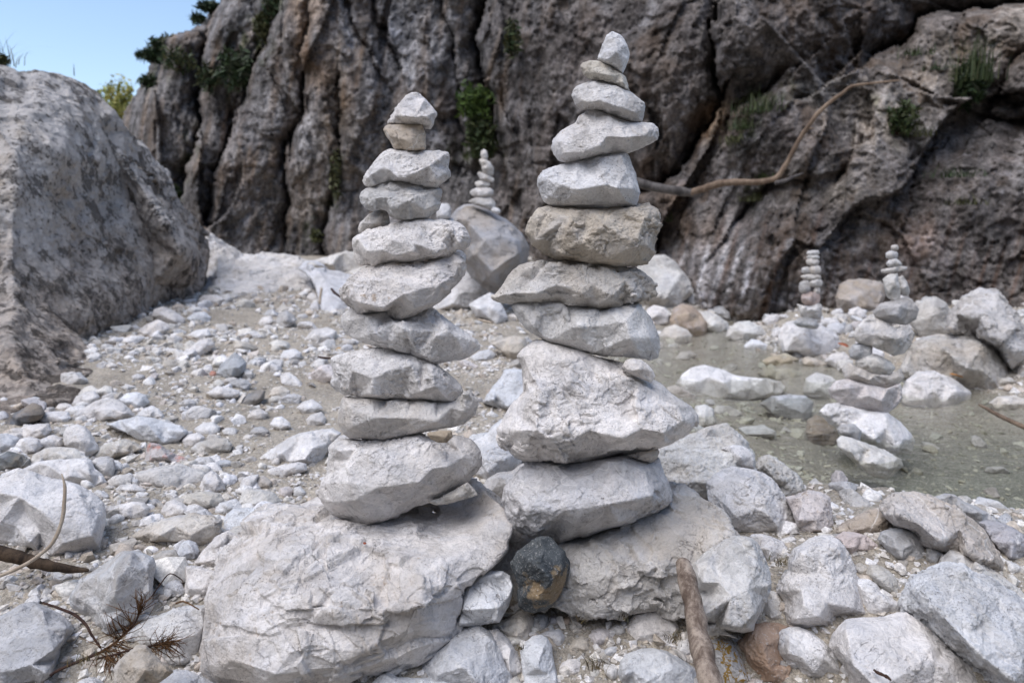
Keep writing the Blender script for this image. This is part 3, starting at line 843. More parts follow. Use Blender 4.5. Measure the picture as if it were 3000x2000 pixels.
R_('large white stone crossed by a crack, fourth from the top of the right cairn',
   '@D 425,740 435,710 470,660 520,630 560,610 580,570 620,545 665,528 700,540 760,560 820,590 880,607 940,607 1000,612 1030,640 1035,670 1025,700 980,730 920,760 860,780 800,777 740,792 680,802 610,817 560,832 515,840 460,822 435,790',
   '@D 470,720,.6 500,780,.7 560,680,.7 620,640,.65 700,660,.8 740,685,.85 840,690,.9 700,740,1.0 600,780,.8 870,740,.5 960,680,.6 980,650,.5 680,600,.4', rough=.85)
R_('smooth bluish white block with a slanting lower edge, right cairn',
   '@D 342,960 345,925 375,885 430,865 500,845 560,827 620,817 700,797 780,782 850,777 870,800 885,850 910,900 915,950 930,1010 920,1050 905,1084 840,1087 760,1097 720,1102 640,1092 560,1087 480,1087 410,1080 380,1060 360,1010',
   '@D 370,930,.5 480,965,.8 560,945,.85 570,990,1 740,960,.95 800,980,1 890,985,.6 640,860,.4 850,880,.5 460,1050,.5 700,1060,.5 850,1060,.5 410,1030,.5', rough=.6, col=CWB)
R_('thick tan-grey layered slab, the roughest stone of the right cairn',
   '@D 275,1230 290,1180 320,1130 350,1100 420,1085 520,1087 620,1097 740,1102 800,1087 920,1087 1000,1090 1035,1105 1040,1160 1045,1210 1015,1290 1012,1350 985,1400 930,1427 860,1432 760,1432 650,1427 560,1407 480,1397 430,1377 360,1340 310,1300',
   '@D 340,1150,.5 330,1280,.6 500,1160,.7 520,1190,.95 700,1150,.8 720,1190,1.05 960,1150,.7 1000,1160,.5 900,1300,.9 980,1310,.6 600,1300,1 480,1350,.8 760,1390,.8',
   col=(.50, .455, .395, .5), rough=1.1, bed=((.05, .1, 1), 8, .022))
R_('flat flaky stone with a long pointed left tip, right cairn',
   '@E 70,128 110,95 @D 150,1530 185,1475 240,1430 300,1412 400,1402 500,1400 600,1410 680,1427 760,1434 900,1434 930,1455 990,1500 1020,1540 @E 950,60 965,90 960,120 920,135 850,157 780,172 720,184 650,194 590,182 500,182 440,157 350,157 230,162 180,172 100,160 75,145',
   '@E 200,110,.5 320,110,.8 430,60,.7 560,110,.9 720,130,.9 850,130,.6 620,60,.7 800,40,.5 300,40,.4 650,170,.5', rough=1.15, bed=((.1, .1, 1), 9, .022), col=(.67, .64, .60, .3))
R_('wedge-shaped stone tapering to the left, eighth from the top of the right cairn',
   '@E 185,180 200,167 300,162 440,162 500,184 600,187 660,196 760,180 830,170 870,167 900,200 930,240 960,300 985,360 985,420 970,455 925,467 880,464 840,460 790,452 720,448 640,436 550,418 450,392 370,366 310,330 260,290 215,235',
   '@E 300,290,.5 500,300,.7 540,290,.9 640,285,.7 800,260,.8 820,350,.95 870,440,.6 850,200,.4 700,400,.6 560,350,.7 480,360,.5 930,350,.6 350,340,.3', col=CS)
R_('little round-ended wedge stone between the eighth and ninth stones of the right cairn',
   '@E 778,502 800,470 830,460 880,466 920,495 950,530 958,560 935,590 900,577 850,557 800,532', '', D=1.555)
R_('huge white triangular block, the largest stone of the right cairn',
   '@E 215,450 235,420 270,390 310,368 345,363 400,383 480,408 560,433 640,455 700,470 775,505 820,540 900,575 960,580 1000,605 1040,650 1100,690 1150,725 1180,770 1182,800 1165,840 1120,880 1050,920 980,947 920,962 850,972 760,982 680,1007 600,1017 530,1020 460,1030 400,1017 330,1012 250,1005 180,970 120,920 102,890 110,850 135,810 150,765 190,700 235,660 250,640 245,560 240,500',
   '@E 250,450,.3 330,620,.8 280,650,.7 430,620,.6 500,600,.7 600,690,.7 320,845,1.05 210,850,.8 430,935,1 470,1010,.7 250,960,.6 600,850,1 780,890,1 850,720,.8 880,840,.9 820,710,.6 1000,860,.9 1010,910,.7 1100,800,.6 960,650,.4 700,560,.5 500,500,.5 1000,720,.6', tf=.15)
R_('thin grey stone wedged under the right side of the huge triangular block',
   '@E 810,985 870,967 975,950 982,967 970,1000 940,1022 890,1012 850,1000', '', D=1.585, col=CS)
R_('broad rounded pinkish grey stone at the bottom of the right cairn',
   '@E 130,1230 140,1160 200,1090 250,1050 300,1012 400,1017 470,1030 600,1020 700,1002 810,987 880,1012 935,1022 975,1000 990,1040 1005,1090 1030,1130 1050,1190 1045,1230 1020,1260 950,1297 880,1322 790,1362 700,1382 600,1412 530,1432 450,1454 410,1440 350,1420 300,1430 250,1400 190,1370 150,1300',
   '@E 200,1200,.5 250,1090,.4 350,1060,.4 600,1060,.4 500,1120,.7 620,1080,.6 480,1180,.9 900,1080,.5 250,1280,.8 480,1280,1 520,1330,.9 700,1250,1 930,1200,.8 760,1340,.7 320,1390,.7 440,1440,.3', tf=.145, col=(.66, .635, .63, .25))

# ------------------------------------------------------------------ the boulders they stand on, and close neighbours
def dmap(s, k=1.2):
    return ' '.join(','.join(t.split(',')[:2] + ['=%.3f' % (1.36 + (float(t.split(',')[2]) - 1.17) * k)]) if t.count(',') == 2 else t for t in s.split())
S('biggest foreground boulder, flaky and pale, carrying the left cairn',
  dmap('@H 40,1345,1.30 80,1240,1.30 100,1120,1.31 120,980,1.32 125,840,1.33 160,740,1.36 215,640,1.4 250,560,1.42 300,440,1.46 380,350,1.5 470,280,1.54 560,230,1.58 640,190,1.6 760,190,1.6 820,170,1.62 900,130,1.63 1050,90,1.66 1300,60,1.66 1500,30,1.66 1760,10,1.62 1900,20,1.58 2000,50,1.53 2060,110,1.48 2150,180,1.45 2220,260,1.42 2235,320,1.40 2215,390,1.38 2190,440,1.37 2190,490,1.35 2150,540,1.33 2080,610,1.31 2000,680,1.30 1960,750,1.30 1920,760,1.30 1900,900,1.30 1880,1000,1.30 1830,1080,1.29 1700,1170,1.28 1580,1230,1.27 1480,1270,1.27 1400,1320,1.27 1300,1370,1.27 1180,1411,1.27 1000,1500,1.28 600,1620,1.3 200,1620,1.32 30,1480,1.31'), 1.6,
  dmap('@H 500,420,1.38 420,560,1.30 300,800,1.24 250,960,1.22 450,980,1.197 300,1250,1.175 900,420,1.365 1000,230,1.50 1230,330,1.415 1600,190,1.52 1000,460,1.30 800,660,1.24 700,800,1.20 940,620,1.235 1300,470,1.31 1500,560,1.25 1600,680,1.215 1280,860,1.20 1580,910,1.18 1620,760,1.20 1040,900,1.175 1500,1080,1.185 1000,1000,1.187 760,960,1.187 1200,1180,1.17 900,1180,1.155 700,1200,1.150 600,1350,1.145 1000,1330,1.165 1750,900,1.23 1700,1050,1.22 1850,560,1.27 2000,420,1.33 1700,330,1.40 1500,230,1.47 1900,200,1.48 1880,730,1.25'),
  name='boulder', cat='boulder', rough=.8, res=1.0, tb=.22, col=(.73, .705, .69, .25), flake=1.3)
S('broad cream boulder under the right cairn, behind the dark stone',
  '@I 1490,60,=1.72 1560,65,=1.72 1640,110,=1.70 1750,180,=1.68 1830,220,=1.66 1880,260,=1.64 1925,310,=1.62 1925,360,=1.60 1955,420,=1.58 1900,500,=1.56 1790,560,=1.55 1720,640,=1.54 1660,780,=1.54 1650,900,=1.54 1560,1080,=1.54 1370,1000,=1.52 1150,1020,=1.53 980,1040,=1.53 850,1050,=1.54 720,1040,=1.55 600,1000,=1.56 400,960,=1.62 250,940,=1.66 100,900,=1.68 80,700,=1.70 160,570,=1.73 210,470,=1.75 260,390,=1.76 400,400,=1.78 620,440,=1.72 800,250,=1.82 1200,100,=1.82', 1.6,
  '@I 640,500,=1.61 830,470,=1.60 820,560,=1.545 900,590,=1.53 1000,430,=1.60 1250,300,=1.63 1400,230,=1.65 1180,650,=1.50 1000,760,=1.49 760,820,=1.50 900,950,=1.50 1250,850,=1.49 1380,760,=1.49 1400,700,=1.50 1500,450,=1.56 1700,350,=1.59 1800,400,=1.57 1650,560,=1.545 1300,500,=1.55 1500,900,=1.51 500,640,=1.64 400,500,=1.68 300,700,=1.66 700,700,=1.53',
  name='boulder', cat='boulder', rough=.9, res=1.0, tb=.2, col=(.68, .635, .585, .35), flake=1.2)
S('dark grey-black stone with a golden patch, leaning on pale boulders below the right cairn',
  '@I 255,660 270,630 310,570 380,520 430,470 480,446 540,445 570,465 620,520 670,560 678,600 700,650 695,720 670,800 620,900 580,970 520,1010 430,1028 360,1010 315,980 300,860 320,840 300,780 270,720', 1.50,
  '@I 420,560,.55 400,640,.9 480,690,1.05 430,800,.75 510,560,.7 640,585,.5 640,700,.75 560,790,1.1 450,930,.9 560,930,.6 330,760,.5 350,900,.6 520,500,.35 470,600,.95', mat=M['dark stone'], col=(1, 1, 1, .3), name='dark_stone', tf=.085, rough=1.0)
S('clean-cut white cube-like stone beside the dark stone, with a small ochre spot',
  '@H 1860,1020 1880,920 1905,800 1925,755 1960,735 2010,680 2080,638 2170,640 2220,672 2245,740 2235,810 2210,880 2190,915 2150,988 2060,1003 1960,1018', 1.50,
  '@H 1900,905,.8 2020,900,1 2140,893,1.05 2235,745,.5 2190,690,.3 2130,970,.8 1880,1000,.7 1990,740,.25 2080,700,.3', lean=.25, tf=.06, rough=.55, col=CWB)
# ------------------------------------------------------------------ rocks lying about, measured one by one
GA, GB, GC, GD = 'rocks in the front left', 'rocks in the front right', 'stones strewn over the gravel on the left', 'rocks along the stream'
def rock(label, out, inner='', z='X', col=CW, group=None, name='rock', lean=.42, **kw):
    return S(label, out, None, inner, col, z=z, name=name, cat='rock', group=group, lean=lean, **kw)

# big leaning slab on the left edge
S('massive weathered boulder rising on the left edge, spotted with black lichen',
  '@A -300,420,=4.8 0,445,=5.2 60,450,=5.3 150,475,=5.4 270,485,=5.5 350,490,=5.6 430,515,=5.7 500,545,=5.8 570,590,=5.9 640,640,=6.0 700,690,=6.0 740,740,=6.0 770,790,=6.05 810,830,=6.1 850,880,=6.2 900,940,=6.3 960,1020,=6.45 1020,1080,=6.6 1080,1160,=6.75 1110,1230,=6.85 1150,1300,=6.95 1200,1370,=7.0 1260,1420,=7.1 1310,1490,=7.2 1370,1540,=7.3 @N 1310,190,=7.25 1350,240,=7.25 1360,300,=7.2 1355,400,=7.1 1340,500,=7.0 1310,590,=6.85 1250,660,=6.7 1000,720,=6.0 960,790,=5.7 880,840,=5.4 720,890,=4.9 660,910,=4.75 720,960,=4.55 800,1010,=4.4 900,1090,=4.2 960,1120,=4.0 820,1180,=3.75 700,1215,=3.6 560,1230,=3.45 480,1290,=3.3 360,1330,=3.2 250,1430,=3.05 100,1490,=2.95 -100,1500,=2.9 -400,1500,=2.9 -1500,1560,=3.1 -2300,1200,=3.8 -2000,500,=4.6 -900,380,=4.9', 5.0,
  '@A 200,700,=4.75 450,700,=5.15 650,850,=5.55 100,1000,=4.35 400,1000,=4.7 700,1050,=5.35 800,1300,=5.65 550,1300,=5.0 250,1300,=4.45 1000,1350,=6.2 @N 100,400,=4.0 400,350,=4.5 700,350,=5.1 950,350,=5.7 1150,350,=6.3 1250,450,=6.6 1180,600,=6.3 850,560,=5.2 600,600,=4.65 350,620,=4.2 100,640,=3.75 500,800,=4.2 250,850,=3.7 50,900,=3.4 600,1000,=4.0 400,1100,=3.5 200,1200,=3.2 700,1080,=4.0 -300,600,=3.8 -300,1100,=3.2',
  name='boulder', cat='boulder', rough=.30, lump=1.7, soft=14, res=1.1, tb=1.2, col=(.53, .47, .415, .6), mat=M['weathered limestone'])

# pale ledge and rocks at the head of the gravel
S('broad pale bedrock ledge behind the gravel, left of the left cairn',
  '@W 250,850,=7.0 300,640,=7.6 330,350,=8.0 350,280,=8.0 430,320,=8.1 520,370,=8.2 590,410,=8.2 640,452,=8.3 780,458,=8.3 920,453,=8.2 1050,468,=8.1 1150,480,=8.0 1210,520,=7.8 1260,620,=7.5 1290,700,=7.3 1310,800,=7.0 1280,900,=6.8 1270,1030,=6.6 1150,1060,=6.4 1080,1010,=6.4 960,1020,=6.4 800,1000,=6.4 650,980,=6.5 480,910,=6.6 380,870,=6.8', 7.6,
  '@W 430,450,=7.7 560,560,=7.5 700,620,=7.3 800,800,=6.9 1000,620,=7.4 1000,820,=6.9 1150,700,=7.1 1200,900,=6.75 600,800,=6.9 420,640,=7.2 900,540,=7.7',
  name='ledge', cat='bedrock ledge', rough=.8, tb=.8, col=(.76, .715, .67, .3), mat=M['coarse limestone'], flake=1.6, lump=.5)
S('smooth bluish white boulder beside the pale ledge, partly behind the left cairn',
  '@W 1170,590,=7.0 1240,515,=7.2 1330,508,=7.2 1410,545,=7.1 1450,600,=7.0 1540,605,=7.0 1660,650,=6.9 1800,700,=6.8 1830,900,=6.4 1700,1080,=6.0 1600,1100,=5.9 1450,1095,=5.8 1405,1040,=5.9 1380,950,=6.0 1360,850,=6.2 1330,760,=6.5 1300,690,=6.7 1230,620,=6.9', 6.5,
  '@W 1330,580,=6.8 1420,700,=6.5 1450,850,=6.1 1500,1000,=5.75 1600,800,=6.3', name='boulder', cat='boulder', rough=.6, tb=.5, col=(.68, .685, .71, .1), mat=M['coarse limestone'])
S('low pale slab on the far side behind the left cairn', '@M 0,1470,=9 60,1455,=9 140,1475,=9 220,1500,=9 320,1470,=9.3 420,1440,=9.5 520,1450,=9.6 620,1500,=9.4 640,1600,=8.6 400,1600,=8.5 150,1590,=8.4 0,1580,=8.4', 8.8, '',
  name='rock', cat='rock', rough=.5, tb=.5, col=CC, mat=M['coarse limestone'])
# centre background
S('large grey boulder behind the gap between the cairns, a small cairn on top',
  '@P 185,620 230,560 290,525 350,520 430,545 500,575 560,610 620,640 680,690 730,740 760,790 785,850 775,920 760,980 720,1060 640,1120 560,1190 480,1180 430,1140 340,1060 270,960 230,850', 5.9,
  '@P 300,640,.7 420,620,.6 540,700,.8 560,760,.9 570,930,.9 600,960,1 700,900,.8 440,800,1 380,900,.9 500,1040,.9 640,760,.7 680,800,.8', lean=.15, name='boulder', cat='boulder', col=(.44, .44, .455, .4), mat=M['coarse limestone'], rough=.8, tf=.5)
rock('big white rock with a rounded top behind the left cairn, below the grey boulder', '@P -60,1310 100,1200 200,1100 290,1040 370,1036 440,1090 510,1150 532,1195 500,1230 420,1270 320,1320 200,1345 60,1345', '@P 300,1100,.5 420,1170,.7 250,1200,.8 200,1280,1', col=CWB, group=GD)
rock('white rock with a dark shaded front, lying before the bigger white rock between the cairns', '@P 320,1290 400,1240 480,1195 540,1230 590,1310 622,1390 590,1425 540,1445 480,1405 380,1375', '@P 440,1260,.4 500,1320,.9 460,1300,.8 560,1360,.7 400,1320,.9', col=CW, group=GD)
rock('pale rounded boulder behind the right cairn at the foot of the cliff', '@K 10,190 60,130 120,95 190,90 250,130 300,190 340,250 352,300 300,345 270,395 200,410 90,410 30,340', '@K 190,170,.5 260,240,.7 130,220,.7 200,330,1 100,330,.9', col=CC, group=GD, mat=M['coarse limestone'], name='boulder')
rock('cream rock peeping out left of the tan slab of the right cairn', '@P 770,940 790,850 840,830 900,860 960,900 960,1000 860,1010', col=CC, group=GD)
rock('pale brown layered rock on the gravel left of the huge triangular block', '@T 580,20 700,-30 800,-60 900,-40 940,60 900,150 860,200 780,190 740,140 690,90', col=CT_, group=GD)
rock('white flat-topped rock left of the huge triangular block', '@T 520,560 600,430 680,330 720,262 800,252 900,258 960,300 1000,460 900,600 760,660 700,640 620,590', '@T 720,300,.4 640,480,.6 610,540,1 740,600,1 880,500,.8', col=CWB, group=GD)
rock('white heap-like rock in the gap between the two front cairns', '@T 300,1060 420,930 500,880 560,840 600,780 690,715 800,720 900,800 920,1000 860,1130 800,1180 700,1260 560,1300 420,1260 330,1200', '@T 500,950,.5 640,900,.6 520,1080,.9 700,1080,.9 560,1200,.9', col=CW, group=GB)
rock('grey-white rock low in the gap, touching the bottom stone of the right cairn', '@T 500,1350 560,1260 660,1210 780,1190 860,1130 960,1100 1000,1250 900,1420 760,1560 640,1480 540,1420', '', col=CS, group=GB)
rock('white pebble-like rock in the strip of gravel right of the left cairn', '@T 400,150 480,90 580,70 640,120 610,180 520,200 430,195', col=CWB, group=GD)

# front left
rock('biggest white rock on the left edge, a curved twig lying over it',
     '@G -160,300 -60,230 0,228 40,190 120,160 180,170 260,200 340,230 430,240 520,270 580,300 640,340 680,390 695,440 690,530 665,620 650,680 600,705 520,735 440,750 330,765 280,745 200,705 130,685 60,665 -60,645 -160,600',
     '@G 0,320,.95 130,345,.95 250,430,1.0 365,530,1.0 260,575,.6 100,535,.6 0,515,.75 -60,420,.6 160,440,.65 430,350,.75 560,420,.7 600,600,.8 420,650,.9 200,640,.95 300,260,.4 120,240,.45 640,470,.5', group=GA, tf=.11, rough=.6)
rock('white rock just behind the biggest white rock on the left edge', '@G 130,175 240,120 340,105 440,100 570,92 600,110 620,160 670,200 695,250 680,292 640,290 580,305 500,290 400,270 260,240', '', group=GA)
rock('grey-tan upright rock behind the white rocks on the left', '@G 600,115 640,90 700,80 750,100 757,160 742,215 722,248 690,232 650,195 615,155', '', col=CS, group=GA)
rock('tall two-faced rock in the front left, dark mottled left face and white right face',
     '@G 455,1010 480,960 530,890 600,850 680,790 760,730 800,708 870,705 940,720 1000,750 1020,800 1005,880 1000,960 990,1040 970,1100 940,1150 900,1180 830,1225 770,1265 700,1298 650,1265 610,1205 570,1145 510,1105 465,1065',
     '@G 800,760,.5 770,880,1.0 750,1000,1.05 800,1100,.8 700,1180,.9 850,800,.7 960,830,.5 900,1020,.6 620,950,.5 550,1030,.5 650,1120,.6 870,1130,.6', col=(.57, .565, .565, .4), group=GA, lean=.25, rough=.75)
rock('smooth grey-white slab with faint pale veins in the bottom left corner',
     '@G -180,1250 -50,1150 60,1100 140,1050 220,1032 290,1060 350,1090 420,1130 470,1180 480,1222 440,1275 400,1335 390,1425 370,1505 310,1565 250,1640 60,1740 -180,1720',
     '@G 200,1080,.3 100,1250,.6 300,1200,.55 430,1210,.5 350,1350,.9 200,1450,.9 0,1500,.9 300,1500,.95', group=GA, lean=.5, rough=.5, col=(.58, .57, .57, .12))
S('small pointed rock with tan streaks at the bottom left, below the dead pine sprig',
     '@G 745,1480 780,1420 840,1370 900,1325 960,1322 1000,1370 1060,1430 1110,1470 1132,1492 1050,1560 950,1600 850,1660 760,1620', 1.27,
     '@G 930,1360,.4 890,1460,.9 960,1480,1 830,1470,.6 1040,1480,.6 900,1560,.9', col=(.56, .50, .43, .8), group=GA, lean=.3, tf=.045, name='rock', cat='rock')
rock('white rock cut by the bottom edge left of the biggest boulder', '@G 850,1575 960,1530 1080,1500 1150,1480 1230,1485 1330,1530 1430,1570 1450,1680 1150,1740 850,1690', '', col=CWB, group=GA)
rock('long grey rock wedged against the left foot of the biggest boulder', '@G 800,1290 840,1230 900,1190 980,1150 1060,1120 1140,1090 1250,1065 1350,1058 1370,1180 1350,1300 1310,1430 1240,1475 1130,1485 1060,1425 990,1365 900,1315',
     '@G 1000,1190,.5 1200,1120,.5 1290,1250,.7 1150,1300,.9 1000,1300,.9 1200,1420,.9', col=CS, group=GA)
rock('white squarish rock touching the left side of the biggest boulder', '@G 1225,800 1290,803 1390,830 1440,842 1420,920 1390,1010 1360,1035 1250,1040 1208,1025 1215,900', '@G 1250,830,.4 1240,950,.9 1330,950,.9 1380,870,.5', group=GA, lean=.3)
rock('little egg-shaped white rock in the hollow behind the two-faced rock', '@G 1005,970 1060,920 1110,885 1160,878 1195,920 1212,970 1190,1003 1100,1012 1030,1003', '', col=CW, group=GA)
rock('sloping white slab resting on the upper left flank of the biggest boulder', '@G 1265,790 1330,700 1400,630 1450,590 1500,568 1562,602 1530,680 1490,750 1430,840 1350,815', '', group=GA)
rock('rounded bluish rock standing behind the two-faced rock', '@G 1172,690 1195,645 1240,626 1290,650 1307,700 1280,752 1230,783 1185,775 1150,745', '', col=CGB, group=GA)
rock('brown-fronted rock lying left of the rounded bluish rock', '@G 995,745 1060,700 1150,690 1182,760 1160,800 1060,835 1015,800', '', col=CT_, group=GA)
rock('white rock tucked behind the top left of the biggest boulder', '@G 1470,500 1490,460 1530,428 1620,418 1750,425 1840,440 1800,520 1700,570 1600,600 1520,600 1470,560', '', col=CWB, group=GA)
rock('broad flat tan rock in the left middle, shaded along its front', '@G 865,612 900,580 960,540 1060,500 1150,470 1270,458 1400,470 1455,510 1455,570 1400,625 1330,665 1280,692 1200,645 1100,640 980,640', '@G 1000,580,.6 1150,540,.6 1050,600,1 1250,600,1 1350,540,.7', col=CC, group=GA)
rock('pale triangular rock in front of the brownish slab, left middle', '@G 1050,450 1090,380 1140,363 1200,390 1260,430 1305,462 1200,480 1090,492', '', group=GA)
rock('flat white rock with a rounded top right of the biggest white rock', '@G 693,432 780,400 870,377 950,384 987,420 960,472 880,503 800,494 720,474', '', group=GA)
rock('small white rock in front of the flat white rock, left middle', '@G 878,540 930,490 1000,460 1052,455 1082,490 1040,532 980,558 920,575', '', group=GA)
rock('brownish slab lying flat in the left middle', '@G 1140,372 1220,330 1330,308 1440,320 1472,370 1430,415 1380,444 1320,458 1240,420', '', col=CT_, group=GA)
rock('white rock with a clean right face, beyond the left flank of the biggest boulder', '@G 1375,452 1440,390 1550,358 1592,400 1602,430 1490,480', '', col=CWB, group=GA)
rock('pale cream block beyond the left flank of the biggest boulder', '@G 1560,400 1590,320 1620,288 1720,298 1800,318 1842,370 1837,434 1700,440 1590,430', '', col=CC, group=GA)
rock('white rock behind the pale cream block', '@G 1560,300 1590,230 1640,205 1700,200 1680,260 1640,310', '', group=GA)
rock('grey rock right of the white rock, left of the left cairn', '@G 1660,290 1690,220 1730,205 1790,250 1770,300', '', col=CS, group=GA)
rock('pale pinkish chip of rock left of the left cairn base', '@G 1830,330 1830,290 1900,275 1925,310 1900,360 1850,355', '', col=CP, group=GA)
rock('small grey rock left of the left cairn base', '@G 1925,340 1930,285 1970,275 2010,320 1990,360', '', col=CS, group=GA)
rock('long white rock on the gravel left of the left cairn', '@G 1690,100 1750,60 1830,0 @F 1900,1080 1960,1050 2050,1035 2180,1020 2240,1050 2170,1120 2130,1190 2090,1268 2060,1275 1990,1245 1880,1250 1760,1240', '@F 1950,1100,.5 1850,1180,.7 2050,1150,.9 2080,1080,.5 2000,1220,1', group=GC, rough=.7)
rock('smaller white rock in front of the long white rock, left of the left cairn', '@F 1695,1345 1760,1290 1850,1260 1960,1238 2012,1250 2017,1292 1960,1315 1850,1350', '', group=GC)

# gravel field on the left (window F)
for lab, o_, c in [
    ('largest loaf-shaped white rock of the heap at the left boulder foot', '485,930 540,890 620,840 700,818 780,833 830,870 870,920 882,940 800,960 720,975 640,987 560,982 510,960', CW),
    ('rounded white rock behind the loaf-shaped rock', '463,862 500,810 560,780 620,773 657,810 645,842 560,890 490,897', CW),
    ('pale double-humped rock at the back of the heap by the left boulder', '498,805 560,748 600,733 650,765 690,733 737,745 747,790 720,835 660,815 600,785', CC),
    ('flat white rock left of the loaf-shaped rock', '253,942 300,914 400,903 450,908 467,950 430,990 320,986 268,980', CW),
    ('small white rock between the flat rock and the rounded rock of the heap', '355,890 375,858 430,850 472,865 465,905 400,912', CW),
    ('bluish white rock right of the loaf-shaped rock', '765,835 830,788 900,778 960,800 982,850 940,885 880,905 830,870', CWB),
    ('white wedge of rock in front of the bluish white rock', '888,938 940,888 1000,868 1040,888 1077,930 1082,958 1000,956', CW),
    ('large flat white slab in the gravel below the heap', '695,992 780,968 900,938 1000,948 1080,978 1180,998 1237,1040 1180,1095 1100,1128 1000,1118 900,1088 830,1048', CWB),
    ('tilted white slab with a shadowed left edge, below the heap', '412,1062 440,1008 500,988 560,1008 600,1058 642,1130 647,1162 590,1205 540,1218 500,1158 430,1128', CW),
    ('broad pale rock below the tilted slab', '198,1242 220,1188 300,1148 400,1138 500,1148 560,1198 592,1222 500,1240 350,1258', CC),
    ('white rock between the left edge and the broad pale rock', '92,1142 130,1088 200,1072 260,1088 282,1140 240,1185 150,1196', CW),
    ('small white rock above the broad pale rock', '278,1130 300,1075 350,1058 405,1080 412,1130 360,1160', CW),
    ('white rock below the black foot of the left boulder', '113,1042 150,1008 250,988 320,988 342,1030 300,1075 200,1098 140,1088', CW),
    ('grey rock cut by the left edge above the biggest white rock', '-60,1072 40,1048 127,1080 112,1132 70,1176 -60,1188', CGB),
    ('layered brown-grey rock left of the red-stained stone', '588,1202 640,1148 720,1108 800,1092 880,1108 942,1150 860,1178 760,1212 680,1242 620,1232', CT_),
    ('white flat stone right of the red-stained stone', '1248,1242 1300,1208 1380,1203 1412,1235 1380,1275 1310,1286', CW),
    ('smooth blue-grey flat pebble right of the red-stained stone', '1408,1252 1430,1230 1480,1222 1525,1235 1520,1265 1470,1284 1420,1278', CGB),
    ('white stone in front of the large flat slab', '1193,1100 1230,1060 1300,1045 1347,1075 1330,1118 1260,1142 1210,1135', CW),
    ('long pale slab with a brown front edge behind the blue-grey pebble', '1248,1152 1300,1108 1400,1083 1490,1083 1527,1120 1512,1165 1400,1190 1300,1206', CC),
    ('white rock with a cut left side in the middle of the gravel', '1273,1022 1330,983 1400,973 1447,1010 1442,1042 1380,1075 1300,1064', CW),
    ('dark grey rock standing out in the middle of the gravel', '1588,852 1620,798 1680,768 1742,768 1732,822 1690,864 1640,890 1600,880', (.22, .22, .22, .3)),
    ('grey shadowed rock behind the dark grey rock', '1488,732 1540,698 1610,693 1652,730 1622,780 1560,756', CG),
    ('pale pointed rock standing like a fin in the gravel', '1418,662 1450,598 1500,558 1540,518 1580,548 1622,590 1602,650 1560,682 1500,705', CG),
    ('white rock with a dark underside near the left ledge', '1212,532 1260,478 1310,438 1370,428 1412,465 1372,512 1310,550 1240,556', CW),
    ('white loaf-shaped rock touching the big left boulder', '902,382 960,338 1040,303 1090,328 1117,360 1082,402 1000,420 930,415', CW),
    ('white rock with a grey front next to the big left boulder', '998,282 1010,238 1070,218 1130,243 1190,278 1217,300 1202,345 1120,350 1050,315', CW),
    ('grey-fronted angular rock alone before the pale ledge', '1803,320 1830,268 1880,238 1930,278 1947,310 1900,355 1850,366', CG),
    ('white oval stone alone on the gravel left of the left cairn', '1832,560 1860,508 1930,494 1982,520 1970,562 1900,580', CW),
    ('white rock in front of the bluish white boulder', '1995,440 2050,370 2150,355 2212,380 2190,440 2090,472', CW),
    ('upper of two neat white blocks left of the left cairn', '1943,882 1990,843 2050,826 2100,858 2122,885 2060,920 2000,930', CW),
    ('lower of two neat white blocks left of the left cairn', '2008,962 2040,928 2110,908 2142,950 2132,992 2060,1010 2020,1004', CW),
    ('white lens-shaped stone left of the two neat blocks', '1768,992 1800,948 1850,938 1900,978 1912,1010 1850,1033 1790,1015', CW),
    ('white block in the gravel behind the dark grey rock', '1765,800 1790,752 1850,738 1905,775 1880,832 1810,830', CC),
    ('flat pale rock left of the grey shadowed rock', '1368,790 1420,752 1500,745 1620,790 1600,815 1500,822 1420,815', CC),
    ('white rock in front of the dark grey rock', '1615,950 1650,900 1710,888 1762,920 1740,965 1670,975', CS),
    ('grey flat rock below the white lens-shaped stone', '1635,1045 1670,1010 1730,1005 1772,1040 1730,1075 1660,1078', CG),
    ('pale upright rock left of the lower white rock by the left cairn', '1308,1402 1340,1328 1390,1293 1430,1318 1472,1380 1482,1420 1400,1458 1330,1448', CW),
    ('small white angular rock right of the tan upright rock', '773,1380 800,1325 850,1308 932,1350 920,1395 830,1395', CWB),
    ('low white rock in front of the small angular rock', '748,1420 790,1388 870,1383 962,1420 950,1445 840,1448', CW),
    ('small white flake beside the biggest white rock', '612,1440 640,1418 700,1440 720,1470 680,1495 640,1480', CW),
    ('pale round stone left of the grey-fronted angular rock', '1690,330 1720,290 1780,280 1800,320 1770,350 1710,352', CW),
    ('white rock among rubble at the foot of the pale ledge', '1300,180 1330,145 1420,140 1480,170 1440,210 1340,215', CW),
    ('long white rubble stone below the pale ledge', '1220,300 1270,260 1340,250 1390,290 1360,335 1270,335', CWB),
    ('white rubble stone nearer than the ledge, beside the dark twig', '1240,400 1290,370 1370,365 1385,410 1330,440 1260,435', CW),
    ('small white stone beside the pink pebble', '1320,640 1345,600 1390,605 1400,650 1360,670', CW),
]:
    rock(lab, '@F ' + o_, '', col=c, group=GC, lean=.5, rough=.85)
rock('white stone stained red in the middle of the left gravel', '@F 948,1242 960,1160 980,1113 1040,1118 1090,1158 1150,1188 1210,1208 1247,1242 1200,1256 1100,1250', '', col=(.62, .57, .55, .1), group=GC, mat=M['red stained limestone'])
rock('small coral pink pebble beside the pale fin-like rock', '@F 1372,655 1390,638 1415,645 1422,670 1400,682 1380,676', '', col=(.55, .26, .18, .1), group=GC, name='pebble')
rock('dark grey lichen-covered rock on the left edge behind the biggest white rock', '@F -60,1190 60,1168 150,1190 202,1230 192,1275 100,1300 -60,1320', '', col=(.16, .155, .14, .4), group=GA)
